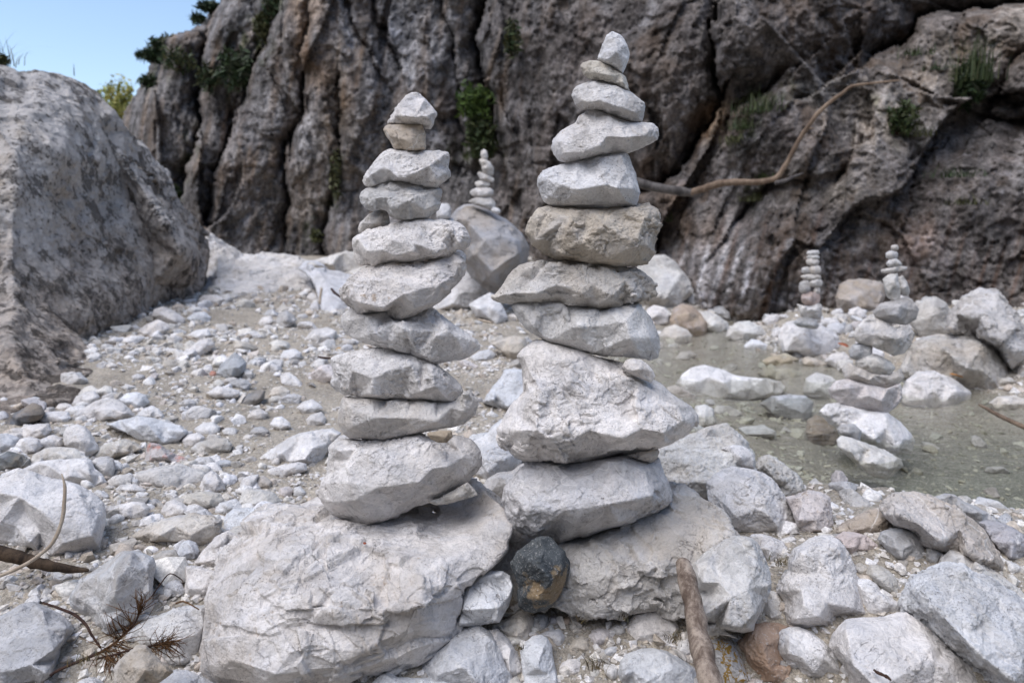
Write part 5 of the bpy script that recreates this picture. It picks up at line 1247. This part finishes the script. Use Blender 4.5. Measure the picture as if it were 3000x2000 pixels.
def gravel_mesh(name, N, size, area, seed, tints, coarse=False):
    r = np.random.default_rng(seed)
    protos = [coarse_shape(700 + seed * 20 + k) if coarse else hull(500 + seed * 20 + k, 9 + k % 4, .7) for k in range(10)]
    x, y = area(r, N)
    z = ground_z(x, y)
    xl = np.interp(y, YS, XL); xr = np.interp(y, YS, XR)
    ins = (x > xl + .1) & (x < xr - .1)
    kp = ~ins | (r.random(len(x)) < .45)
    x, y, z, ins = x[kp], y[kp], z[kp], ins[kp]
    N = len(x)
    s_ = size(r, N, y)
    Vs, Ts, Cs = [], [], []; base = 0
    pick = r.integers(0, 10, N)
    t_ = np.array(tints)
    for k in range(10):
        m = np.nonzero(pick == k)[0]
        if not len(m): continue
        V, T = protos[k]
        a = r.uniform(0, 6.283, len(m)); ca, sa = np.cos(a), np.sin(a)
        b = r.uniform(-.6, .6, len(m)); cb, sb = np.cos(b), np.sin(b)
        X = V[None, :, 0]; Y = V[None, :, 1]; Z = V[None, :, 2]
        Y2 = Y * cb[:, None] - Z * sb[:, None]; Z2 = Y * sb[:, None] + Z * cb[:, None]
        X3 = X * ca[:, None] - Y2 * sa[:, None]; Y3 = X * sa[:, None] + Y2 * ca[:, None]
        sc = s_[m][:, None]
        W = np.stack([X3 * sc + x[m][:, None], Y3 * sc + y[m][:, None], Z2 * sc + (z[m] + s_[m] * .15)[:, None]], -1)
        col = t_[r.integers(0, len(t_), len(m))] * r.uniform(.75, 1.12, (len(m), 1))
        col = np.where(ins[m][:, None], (.45 * col + .55 * np.array([.46, .44, .38])) * np.array([.9, .92, .85]), col)
        Vs.append(W.reshape(-1, 3)); Cs.append(np.repeat(col, len(V), 0))
        Ts.append((T[None] + (np.arange(len(m)) * len(V))[:, None, None] + base).reshape(-1, 3)); base += len(m) * len(V)
    me = mesh_np(name, np.concatenate(Vs), np.concatenate(Ts), smooth=coarse)
    vcol(me, 'tint', np.concatenate(Cs))
    return link(name, me, M['gravel'])
TINT = [(.70, .67, .64), (.66, .64, .62), (.55, .51, .46), (.48, .42, .35), (.70, .68, .67), (.46, .43, .39), (.60, .54, .49), (.64, .60, .55), (.40, .38, .36), (.68, .65, .60)]
def fan(y0, y1, pw, xa=-.85, xb=.85):
    def f(r, N):
        y = y0 + (y1 - y0) * r.random(N) ** pw
        x = r.uniform(xa, xb, N) * y
        n = perlin(np.stack([x * 1.6, y * 1.6, 0 * x + 4], 1))
        k = r.random(N) < .62 + .9 * n
        return x[k], y[k]
    return f
tag(gravel_mesh('gravel', 70000, lambda r, n, y: r.lognormal(-5.1, .52, n) * (1 + .12 * y), fan(1.05, 4.2, 1.15, -1.15, .9), 1, TINT), 'fine stony gravel covering the near ground', 'gravel', kind='stuff')
tag(gravel_mesh('gravel', 48000, lambda r, n, y: r.lognormal(-4.75, .55, n) * (1 + .08 * y), fan(3.8, 9.5, 1.1), 2, TINT), 'coarser gravel covering the ground farther back', 'gravel', kind='stuff')
WHT = [(.74, .72, .70), (.70, .68, .66), (.66, .63, .58), (.72, .70, .69), (.60, .57, .54), (.54, .47, .40), (.70, .69, .70)]
tag(gravel_mesh('rubble', 5200, lambda r, n, y: np.clip(r.lognormal(-4.35, .40, n), .006, .03) * (.62 + .17 * y), fan(1.1, 8.8, 1.35, -1.05, .85), 3, WHT), 'small broken white limestone rubble lying all over the gravel', 'rubble', kind='stuff')
tag(gravel_mesh('rubble', 1500, lambda r, n, y: np.clip(r.lognormal(-3.55, .36, n), .014, .065) * (.55 + .16 * y), fan(1.2, 8.8, 1.3, -1.05, .85), 4, WHT, True), 'angular white limestone rubble heaped over the open ground', 'rubble', kind='stuff')
tag(gravel_mesh('rubble', 1300, lambda r, n, y: np.clip(r.lognormal(-3.45, .36, n), .014, .07) * (.55 + .16 * y), fan(1.7, 7.6, 1.2, -.82, -.12), 5, WHT, True), 'angular white rubble heaped on the left gravel', 'rubble', kind='stuff')
# ------------------------------------------------------------------ driftwood, twigs, leaves and plants
def tube_np(path, rad, n=10, jit=.0, seed=0, sub=4):
    path = np.array(path, float); rad = np.array(rad, float)
    m = len(path); t = np.arange(m); tt = np.linspace(0, m - 1, (m - 1) * sub + 1)
    # Catmull-Rom through the points
    ext = np.vstack([2 * path[0] - path[1], path, 2 * path[-1] - path[-2]])
    C = []
    for u in tt:
        i = min(int(u), m - 2); f = u - i
        p0, p1, p2, p3 = ext[i], ext[i + 1], ext[i + 2], ext[i + 3]
        C.append(.5 * ((2 * p1) + (p2 - p0) * f + (2 * p0 - 5 * p1 + 4 * p2 - p3) * f ** 2 + (3 * p1 - p0 - 3 * p2 + p3) * f ** 3))
    C = np.array(C); R = np.interp(tt, t, rad)
    T = np.gradient(C, axis=0); T /= np.linalg.norm(T, axis=1)[:, None]
    ref = np.array([.3, .2, .93]); 
    A = np.cross(T, ref); A /= np.linalg.norm(A, axis=1)[:, None] + 1e-9
    Bn = np.cross(T, A)
    ang = np.linspace(0, 2 * math.pi, n, endpoint=False)
    V = C[:, None, :] + R[:, None, None] * (np.cos(ang)[None, :, None] * A[:, None, :] + np.sin(ang)[None, :, None] * Bn[:, None, :])
    if jit:
        q = V.reshape(-1, 3) / max(rad.max(), 1e-4)
        d = jit * fbm(q * .7 + seed, 3)
        V = V + (R[:, None, None] * d.reshape(V.shape[0], n)[:, :, None]) * (V - C[:, None, :]) / R[:, None, None].clip(1e-5)
    L_n = len(C); idx = np.arange(L_n * n).reshape(L_n, n)
    f = np.stack([idx[:-1], np.roll(idx, -1, 1)[:-1], np.roll(idx, -1, 1)[1:], idx[1:]], -1).reshape(-1, 4)
    V = V.reshape(-1, 3)
    # rounded ends
    c0, c1 = len(V), len(V) + 1
    V = np.vstack([V, C[0] - T[0] * R[0] * .35, C[-1] + T[-1] * R[-1] * .35])
    e0 = np.stack([np.full(n, c0), np.roll(idx[0], -1), idx[0], idx[0]], -1); e1 = np.stack([np.full(n, c1), idx[-1], np.roll(idx[-1], -1), np.roll(idx[-1], -1)], -1)
    tri = [tuple(q) for q in f] + [tuple(q[:3]) for q in e0] + [tuple(q[:3]) for q in e1]
    return V, tri

def mesh_py(name, V, Fs, smooth=True):
    me = bpy.data.meshes.new(name)
    me.from_pydata([tuple(v) for v in V], [], Fs)
    me.polygons.foreach_set('use_smooth', np.full(len(me.polygons), smooth)); me.update()
    return me

def path3(s, d):
    """window points with depths: the third number of a point, else spread over d."""
    q = pts(s); n = len(q)
    return [P(x, y, float(e) if e else (d[0] + (d[1] - d[0]) * i / max(1, n - 1))) for i, (x, y, e) in enumerate(q)]

def stick(name, label, cat, s, d, rad, mat, jit=.15, n=10, group=None, seed=1, parent=None):
    p = path3(s, d); r = np.interp(np.linspace(0, 1, len(p)), np.linspace(0, 1, len(rad)), rad)
    V, Fs = tube_np(p, r, n, jit, seed)
    o0 = np.array(p[0]) if parent is None else np.zeros(3)
    o = link(name, mesh_py(name, V - o0, Fs), M[mat], parent, Vector(o0))
    if parent is None: tag(o, label, cat, group)
    return o

stick('driftwood_stick', 'thick weathered driftwood stick leaning upright among the white rocks at the front', 'stick',
      '@I 1572,650 1585,720 1612,830 1642,960 1668,1080 1690,1200 1716,1330 1745,1450 1775,1570 1800,1690', (1.405, 1.22), [.0150, .0195, .0180, .0186, .0208, .0196, .0215, .0208, .0225, .022], 'driftwood', .24, 18, None, 3)
stick('curved_twig', 'thin bleached curved twig arching over the biggest white rock at the left edge', 'twig',
      '@G 405,195 426,285 420,400 405,510 350,640 280,712 180,782 80,832 -40,880', (1.66, 1.58), [.0012, .004, .0045, .0045, .0042, .0045, .0042, .004], 'bleached twig', .15, 8)
stick('charred_log', 'dark broken piece of wood lying under the biggest white rock at the left edge', 'log',
      '@G -120,690 0,715 130,745 260,785 400,812 500,822 580,830', (1.64, 1.66), [.017, .017, .016, .014, .011, .008, .004], 'dark log', .3, 12)
stick('dark_twig', 'dark curved twig between the corner slab and the two-faced rock, bottom left', 'twig',
      '@G 280,1040 390,1078 490,1120 560,1180 600,1250 660,1335', (1.46, 1.38), [.0024, .003, .003, .0025, .002], 'dark twig', .2, 8)
stick('thin_twig', 'thin forked-looking twig standing over the egg-shaped rock, front left', 'twig', '@G 995,1000 1055,915 1115,850 1190,888 1203,915', (1.52, 1.50), [.0012, .0014, .0012, .001], 'dark twig', 0, 6)
stick('thin_twig', 'short brown twig lying beside the left flank of the biggest boulder', 'twig', '@G 1155,1045 1200,1032 1250,1052 1305,1085', (1.45, 1.42), [.002, .0016, .0012], 'dead needles', .2, 6)
stick('thin_twig', 'dark twig lying on the gravel before the pale ledge', 'twig', '@F 1490,340 1560,380 1610,408 1660,432', (5.2, 4.7), [.008, .010, .006], 'dark twig', .2, 6)
stick('thin_twig', 'dark twig on the gravel touching the left edge of the left cairn', 'twig', '@F 2085,548 2130,556 2200,560', (3.9, 3.9), [.006, .008, .005], 'dark twig', .2, 6)
stick('thin_twig', 'dark stick leaning on the bluish white boulder behind the left cairn', 'twig', '@W 1478,770 1510,810 1570,850', (5.75, 5.6), [.010, .012, .010], 'dark twig', .2, 6)
stick('thin_twig', 'pale upright stick left of the bluish white boulder', 'twig', '@W 1388,765 1378,830 1370,910', (5.9, 5.85), [.012, .012, .010], 'bleached twig', .2, 6)
stick('brown_stick', 'rusty brown stick slanting into the water at the right edge', 'stick', '@K 1998,952 2060,985 2120,1018 2200,1055 2330,1110', (3.55, 3.05), [.006, .011, .011, .010], 'brown branch', .2, 8)
stick('thin_twig', 'knobbly little twig lying on the flat-faced boulder, bottom right', 'twig', '@J 1030,1478 1058,1500 1090,1513 1118,1528 1142,1548', (1.30, 1.27), [.0018, .0032, .0026, .0034, .0016], 'dark twig', .3, 7)
stick('thin_twig', 'straw-coloured stick in the rubble between the two cairns', 'twig', '@P 395,1400 440,1412 500,1425', (3.6, 3.5), [.006, .008, .005], 'bleached twig', .2, 6)

def cliff_depth(px, py, back=0.0):
    k = np.argmin((PU - px) ** 2 + (PV - py) ** 2)
    near = ((PU - px) ** 2 + (PV - py) ** 2) < 26 ** 2
    dd = Yr[near] / np.maximum(fy[near], .12) if near.any() else Yr[[k]] / np.maximum(fy[[k]], .12)
    return float(np.median(dd)) - back

# the fallen branch on the cliff
br = bpy.data.objects.new('fallen_branch', None); COL.objects.link(br)
tag(br, 'long bare fallen branch bent upward across the cliff right of the right cairn', 'branch')
def cpath(s, back):
    return ['%f,%f,%f' % (x, y, cliff_depth(x, y, back)) for x, y, _ in pts(s)]
def smoothd(lst, d0, d1):
    n = len(lst); return '@X ' + ' '.join(','.join(t.split(',')[:2] + ['%f' % (d0 + (d1 - d0) * i / (n - 1))]) for i, t in enumerate(lst))
trunk = cpath('@L -60,1020 60,1038 150,1052 230,1075 330,1092 420,1104 505,1118', .2)
limb = cpath('@L 440,1108 520,1080 600,1055 680,1046 760,1046 850,1042 930,1018 985,945 1030,860 1075,780 1110,730 1165,655 1240,585 1310,535 1362,496 1450,482 1540,472 1640,462', .2)
DB0 = min(float(t.split(',')[2]) for t in trunk + limb[:8]) - .05
DB1 = float(limb[-1].split(',')[2])
stick('trunk', None, None, smoothd(trunk, DB0 + .05, DB0), (1, 1), [.042, .048, .050, .048, .046, .044, .040], 'grey bark', .18, 12, parent=br)
stick('limb', None, None, smoothd(limb, DB0, DB0 - 1.0), (1, 1), [.036, .037, .035, .033, .030, .027, .025, .023, .022, .021, .020, .018, .015, .012, .010, .007], 'brown branch', .2, 10, parent=br)
stick('side_twig', None, None, smoothd(cpath('@L 925,1052 980,1038 1030,1015 1085,995', .2), DB0, DB0 + .05), (1, 1), [.028, .022, .016, .010], 'grey bark', .2, 8, parent=br)
stick('side_twig', None, None, smoothd(cpath('@L 1108,735 1125,738 1148,738', .2), DB0, DB0), (1, 1), [.014, .010, .006], 'brown branch', .2, 8, parent=br)

# foliage
def leaf_cloud(c, rad, n, size, cols, seed, long=1.6, up=.0):
    r = np.random.default_rng(seed)
    v = r.normal(size=(n, 3)); v /= np.linalg.norm(v, axis=1)[:, None]
    lob = 1 + .45 * fbm(v * 1.6 + seed, 2)
    pos = v * (r.random(n) ** .45 * lob)[:, None] * np.array(rad)
    a = r.normal(size=(n, 3)) + np.array([0, 0, up]); a /= np.linalg.norm(a, axis=1)[:, None]
    b = np.cross(a, r.normal(size=(n, 3))); b /= np.linalg.norm(b, axis=1)[:, None]
    s_ = size * r.uniform(.6, 1.3, n)[:, None]
    A = pos + a * s_ * long; Bq = pos + b * s_ * .5; Cq = pos - a * s_ * long * .6; Dq = pos - b * s_ * .5
    V = np.stack([A, Bq, Cq, Dq], 1).reshape(-1, 3)
    f = np.arange(4 * n).reshape(n, 4)
    col = np.array(cols)[r.integers(0, len(cols), n)] * r.uniform(.7, 1.25, (n, 1))
    return V, f, np.repeat(col, 4, 0)

def shrub(label, px, py, wpx, hpx, n, size, cols, seed, depth=None, cat='shrub', name='shrub', group=None, long=1.6, back=.15, lean=0):
    d = depth or cliff_depth(px, py, back)
    k = d / F
    rad = (wpx * k / 2, max(wpx, hpx) * k * .28, hpx * k / 2)
    base = P(px, py + hpx * .45, d)
    root = bpy.data.objects.new(name, None); COL.objects.link(root); root.location = Vector(base)
    tag(root, label, cat, group)
    cen = P(px, py, d) - base
    V, f, c = leaf_cloud(None, rad, n, size, cols, seed, long)
    me = mesh_np('foliage', V + cen, f, smooth=False); vcol(me, 'tint', c)
    link('foliage', me, M['leaf'], root)
    r = random.Random(seed); VV, FF = [], []
    for q in range(4):
        e = cen + np.array([r.uniform(-.6, .6) * rad[0], r.uniform(-.3, .3) * rad[1], r.uniform(.0, .7) * rad[2]])
        v, ff = tube_np([(0, .12, 0), e * .5 + np.array([r.uniform(-.1, .1) * rad[0], .03, 0]), e], [.012 * d / 8 + .004, .009 * d / 8, .004], 5, 0, 1, 2)
        FF += [tuple(i + len(VV) for i in t) for t in ff]; VV += list(v)
    link('stem', mesh_py('stem', VV, FF), M['dark twig'], root)
    return root

def blades(n, h, spread, seed, cols, w=.004, droop=.5, up=1.0, seg=4):
    r = np.random.default_rng(seed)
    V, Fq, C = [], [], []
    for k in range(n):
        a = r.uniform(0, 6.283); dr = np.array([math.cos(a), math.sin(a), 0])
        b = np.array([r.normal() * spread * .35, r.normal() * spread * .35, 0])
        hh = h * r.uniform(.5, 1.1); le = r.uniform(.2, 1.0) * droop
        side = np.array([-dr[1], dr[0], 0]) * w * r.uniform(.6, 1.3)
        col = np.array(cols[r.integers(0, len(cols))]) * r.uniform(.75, 1.25)
        i0 = len(V)
        for s_ in range(seg + 1):
            t = s_ / seg
            p = b + dr * hh * le * t ** 1.7 + np.array([0, 0, hh * (t - .45 * le * t * t) * up])
            ww = side * (1 - t * .9)
            V += [p - ww, p + ww]; C += [col, col]
        for s_ in range(seg): q = i0 + 2 * s_; Fq.append((q, q + 1, q + 3, q + 2))
    return np.array(V), np.array(Fq), np.array(C)

def tuft(label, px, py, hpx, wpx, n, cols, seed, depth=None, w=None, droop=1.25, name='grass_tuft', cat='grass tuft', group=None, up=1.0, back=.05):
    d = depth or cliff_depth(px, py, back)
    k = d / F
    V, f, c = blades(n, hpx * k, wpx * k, seed, cols, w or 1.5 * k, droop, up)
    me = mesh_np(name, V, f, smooth=True); vcol(me, 'tint', c)
    return tag(link(name, me, M['leaf'], None, Vector(P(px, py, d))), label, cat, group)

GRN = [(.042, .062, .02), (.055, .078, .026), (.032, .048, .018), (.075, .085, .035)]
DGR = [(.025, .045, .018), (.035, .06, .022), (.045, .07, .025), (.05, .06, .03)]
BRT = [(.07, .115, .024), (.09, .135, .03), (.045, .08, .018)]
OLV = [(.075, .08, .03), (.10, .10, .04), (.05, .055, .025)]
shrub('bright leafy shrub growing in the cliff crevice above the small grey boulder cairn', 1392, 300, 105, 110, 620, .045, BRT, 1, back=.5)
shrub('dark green shrub hanging below the bright leafy one in the cliff crevice', 1405, 395, 95, 130, 620, .045, GRN, 2, back=.5)
tuft('long grass at the foot of the crevice shrubs on the cliff', 1410, 462, 70, 60, 150, GRN, 3, back=.5)
tuft('grass clump on the cliff ledge left of the bare branch', 2230, 330, 75, 90, 170, GRN, 4, back=.1)
tuft('grass clump at the left end of the cliff ledge', 2180, 380, 60, 70, 130, GRN, 5, back=.1)
tuft('grass hanging down the cliff below the ledge grass', 2160, 400, 60, 60, 120, OLV, 6, back=.1, up=-.7)
shrub('spiky tall green shrub high on the right cliff', 2845, 245, 95, 120, 620, .035, DGR, 7, long=3, back=.15)
tuft('tall upright grass growing out of the spiky shrub on the right cliff', 2855, 240, 150, 70, 120, GRN, 8, back=.25, droop=.35)
shrub('dark bushy plant in the middle of the right cliff', 2645, 350, 85, 95, 420, .033, GRN, 9)
tuft('sparse grass tuft beside the dark bushy plant on the right cliff', 2690, 400, 55, 60, 90, OLV, 10)
tuft('small dark grass tuft low on the right cliff', 2800, 520, 45, 80, 110, DGR, 11)
tuft('faint grass patch below the small dark tuft, low on the right cliff', 2830, 600, 40, 60, 70, OLV, 12)
tuft('grass peeping out just above the branch at the cliff', 2242, 528, 40, 35, 70, GRN, 13, back=.1)
tuft('grass growing just below the branch at the cliff', 2205, 590, 45, 45, 80, OLV, 14, back=.1)
tuft('small grass tuft on the pale slope at the upper right', 2680, 165, 45, 60, 80, GRN, 15)
tuft('tiny green tuft left of the spiky shrub on the right cliff', 2745, 205, 30, 50, 60, DGR, 16)
tuft('moss-like grass right of the tan slab of the right cairn, on the cliff foot', 1945, 650, 50, 40, 70, OLV, 17)
# shrubs and trees on the skyline at the upper left
shrub('dark conifer shrub overhanging the sky at the cliff edge', 455, 150, 60, 75, 260, .045, DGR, 20, depth=13.6, long=2.6)
shrub('needle-leaved bush poking out into the sky left of the cliff edge', 425, 162, 62, 26, 150, .04, DGR, 21, depth=13.5, long=3)
shrub('low bush on the cliff edge beneath the overhanging conifer shrub', 440, 240, 72, 40, 200, .045, DGR, 22, depth=13.6, long=2.4)
shrub('olive bush along the cliff crest right of the conifer shrub', 505, 122, 100, 36, 230, .045, OLV, 23, depth=13.7)
shrub('dark green shrub clinging in a cleft of the left cliff', 690, 205, 100, 120, 460, .05, DGR, 24, back=.5, long=2.2)
shrub('small shrub high in the left cliff near the top edge', 770, 80, 60, 80, 360, .05, OLV, 25, back=.4)
shrub('thin tree tip reaching into the sky at the top edge', 610, 20, 70, 26, 170, .05, DGR, 26, depth=13.4, long=3)
shrub('twiggy bush on the cliff crest by the top edge', 580, 55, 40, 22, 120, .045, DGR, 27, depth=13.4, long=3)
shrub('mossy green patch plant at the foot of the left cliff', 515, 570, 26, 60, 160, .05, GRN, 28, back=.3)
shrub('low moss cushion at the cliff foot behind the pale ledge', 925, 690, 40, 40, 160, .04, OLV, 29, back=.3)
shrub('dark scrub covering the brow of the cliff below the skyline shrubs', 520, 175, 110, 70, 330, .042, DGR + OLV, 41, back=.3, long=2)
shrub('olive scrub patch on the upper left cliff, right of the brow scrub', 610, 230, 60, 90, 300, .045, OLV + DGR, 42, back=.3, long=2)
shrub('dark plants hanging in the upper cleft of the left cliff', 800, 25, 70, 90, 260, .045, DGR + OLV, 43, back=.4, long=2)
shrub('moss and small plants down the crack behind the top of the left cairn', 985, 520, 34, 150, 360, .035, OLV, 44, back=.25)
shrub('dull green plants in the dark cleft above the bright leafy shrub', 1500, 110, 50, 120, 300, .04, DGR + OLV, 45, back=.3)
# tree beyond the gap, its sunlight put into the bright leaf colours
t = bpy.data.objects.new('sun_tinted_tree', None); COL.objects.link(t); bt = P(355, 420, 26.0); t.location = Vector(bt)
tag(t, 'yellow-green tree far off in the gap between the left boulder and the cliff', 'tree')
V, f, c = leaf_cloud(None, (.75, .6, 1.1), 1500, .09, [(.42, .38, .10), (.34, .33, .09), (.25, .27, .07), (.48, .42, .14)], 31)
me = mesh_np('crown', V + (P(352, 322, 26.0) - bt), f, smooth=False); vcol(me, 'tint', c); link('crown', me, M['leaf'], t)
v, ff = tube_np([(0, 0, -.3), (0.02, 0, .6), tuple(P(352, 322, 26.0) - bt)], [.12, .09, .03], 8, 0, 1, 3)
link('trunk', mesh_py('trunk', v, ff), M['grey bark'], t)
# left boulder top
tuft('long grass stalks standing against the sky on the left boulder', 5, 190, 120, 70, 26, [(.10, .10, .06), (.06, .07, .04)], 32, depth=5.4, w=.0045, droop=1.1)
shrub('mossy cushion plant on top of the left boulder at the picture edge', 2, 180, 46, 40, 300, .02, OLV, 33, depth=5.35, name='cushion_plant', cat='plant')
tuft('single dry grass stalk on the crest of the left boulder', 218, 222, 34, 4, 2, [(.12, .10, .07)], 34, depth=5.75, w=.004, droop=.1)

# dead pine sprig in front
sp = bpy.data.objects.new('pine_sprig', None); COL.objects.link(sp)
tag(sp, 'dead rust-brown pine sprig with needle tufts lying at the bottom left', 'pine sprig')
stick('twig', None, None, '@G 330,1520 370,1490 480,1440 600,1392 680,1352 760,1300 830,1232 880,1180 910,1120 935,1072', (1.34, 1.40), [.0028, .003, .003, .003, .0028, .0026, .0024, .0022, .002, .0018], 'dark twig', .3, 8, parent=sp)
stick('twig', None, None, '@G 640,1405 740,1385 850,1352 960,1330 1090,1302', (1.35, 1.36), [.002, .0024, .0026, .0022, .0016], 'dark twig', .3, 8, parent=sp)
def needles(s, d, cnt, ln, dirs, seed):
    r = np.random.default_rng(seed); base = path3(s, d); V, Fs = [], []
    for k in range(cnt):
        u = r.uniform(0, len(base) - 1); i = min(int(u), len(base) - 2); f = u - i
        p = base[i] * (1 - f) + base[i + 1] * f
        ax = np.array(dirs) + r.normal(size=3) * .38; ax /= np.linalg.norm(ax)
        l_ = ln * r.uniform(.6, 1.15); bend = r.normal(size=3) * l_ * .10
        v, ff = tube_np([p, p + ax * l_ * .5 + bend, p + ax * l_], [.0009, .0008, .0004], 4, 0, 1, 2)
        Fs += [tuple(q + len(V) for q in t_) for t_ in ff]; V += list(v)
    link('needle_tuft', mesh_py('needle_tuft', V, Fs), M['dead needles'], sp)
needles('@G 900,1140 935,1075', (1.385, 1.40), 26, .052, (.35, -.1, .9), 1)
needles('@G 760,1300 880,1185', (1.37, 1.39), 30, .062, (-.1, -.25, .8), 2)
needles('@G 640,1375 780,1290', (1.355, 1.37), 34, .066, (.75, -.2, -.15), 3)
needles('@G 960,1330 1090,1302', (1.36, 1.365), 40, .058, (.8, -.25, -.25), 4)
needles('@G 1000,1325 1080,1305', (1.355, 1.365), 16, .045, (.6, -.1, .55), 5)
needles('@G 680,1400 800,1365', (1.35, 1.355), 26, .045, (.2, -.3, -.6), 6)
# dry litter in front
DRY = [(.10, .07, .035), (.06, .045, .03), (.16, .12, .05), (.07, .07, .03)]
for i, (lab, s_, h, w, n, d) in enumerate([
    ('dry root tuft on the gravel below the cream boulder', '@I 800,1075', 20, 50, 60, 1.52), ('brown dry stalks beside the lilac flake', '@I 1110,1075', 18, 40, 30, 1.52),
    ('dry mossy sprig beside the driftwood stick', '@I 1490,1235', 30, 40, 60, 1.40), ('yellowish dry grass at the bottom centre gravel', '@I 890,1450', 45, 40, 60, 1.34),
    ('dry moss below the tan rock at the bottom', '@I 325,1310', 16, 20, 40, 1.40), ('dry stalks in the hollow left of the pyramid-shaped rock', '@J 420,790', 36, 40, 50, 1.62),
    ('dark leaf litter beside the corner slab', '@G 560,1430', 30, 60, 60, 1.33)]):
    x, y, _ = pts(s_)[0]
    tuft(lab, x, y, h, w, n, DRY, 60 + i, depth=d, w=.0009, droop=1.3, name='dry_grass', cat='dry grass')
# fallen leaves
def leaf(label, s_, d, size, col, seed):
    r = random.Random(seed); x, y, _ = pts(s_)[0]
    V = []; n = 10
    for k in range(n):
        a = 6.283 * k / n; V.append((math.cos(a) * size, math.sin(a) * size * .5 * (1 - .3 * math.cos(a)), .18 * size * math.sin(a) ** 2))
    V += [(v[0], v[1], v[2] - .05 * size) for v in V]
    Fs = [tuple(range(n)), tuple(reversed(range(n, 2 * n)))] + [(k, n + k, n + (k + 1) % n, (k + 1) % n) for k in range(n)]
    me = mesh_py('fallen_leaf', V, Fs); vcol(me, 'tint', np.tile(col, (2 * n, 1)))
    o = link('fallen_leaf', me, M['leaf'], None, Vector(P(x, y, d))); o.rotation_euler = (r.uniform(-.4, .1), r.uniform(-.3, .3), r.uniform(0, 6))
    tag(o, label, 'leaf')
leaf('ochre leaf on the gravel left of the left cairn', '@W 1560,1338', ground_depth(997, 1026) - .02, .055, (.42, .24, .06), 1)
leaf('orange leaf lying on the far right boulder', '@K 1868,785', 3.75, .045, (.40, .18, .05), 2)
leaf('tiny red leaf on the biggest boulder below the left cairn', '@H 1218,448', 1.505, .006, (.28, .07, .03), 3)
leaf('reddish leaf on the stones between the two background cairns', '@K 1215,607', 5.0, .04, (.36, .12, .06), 4)
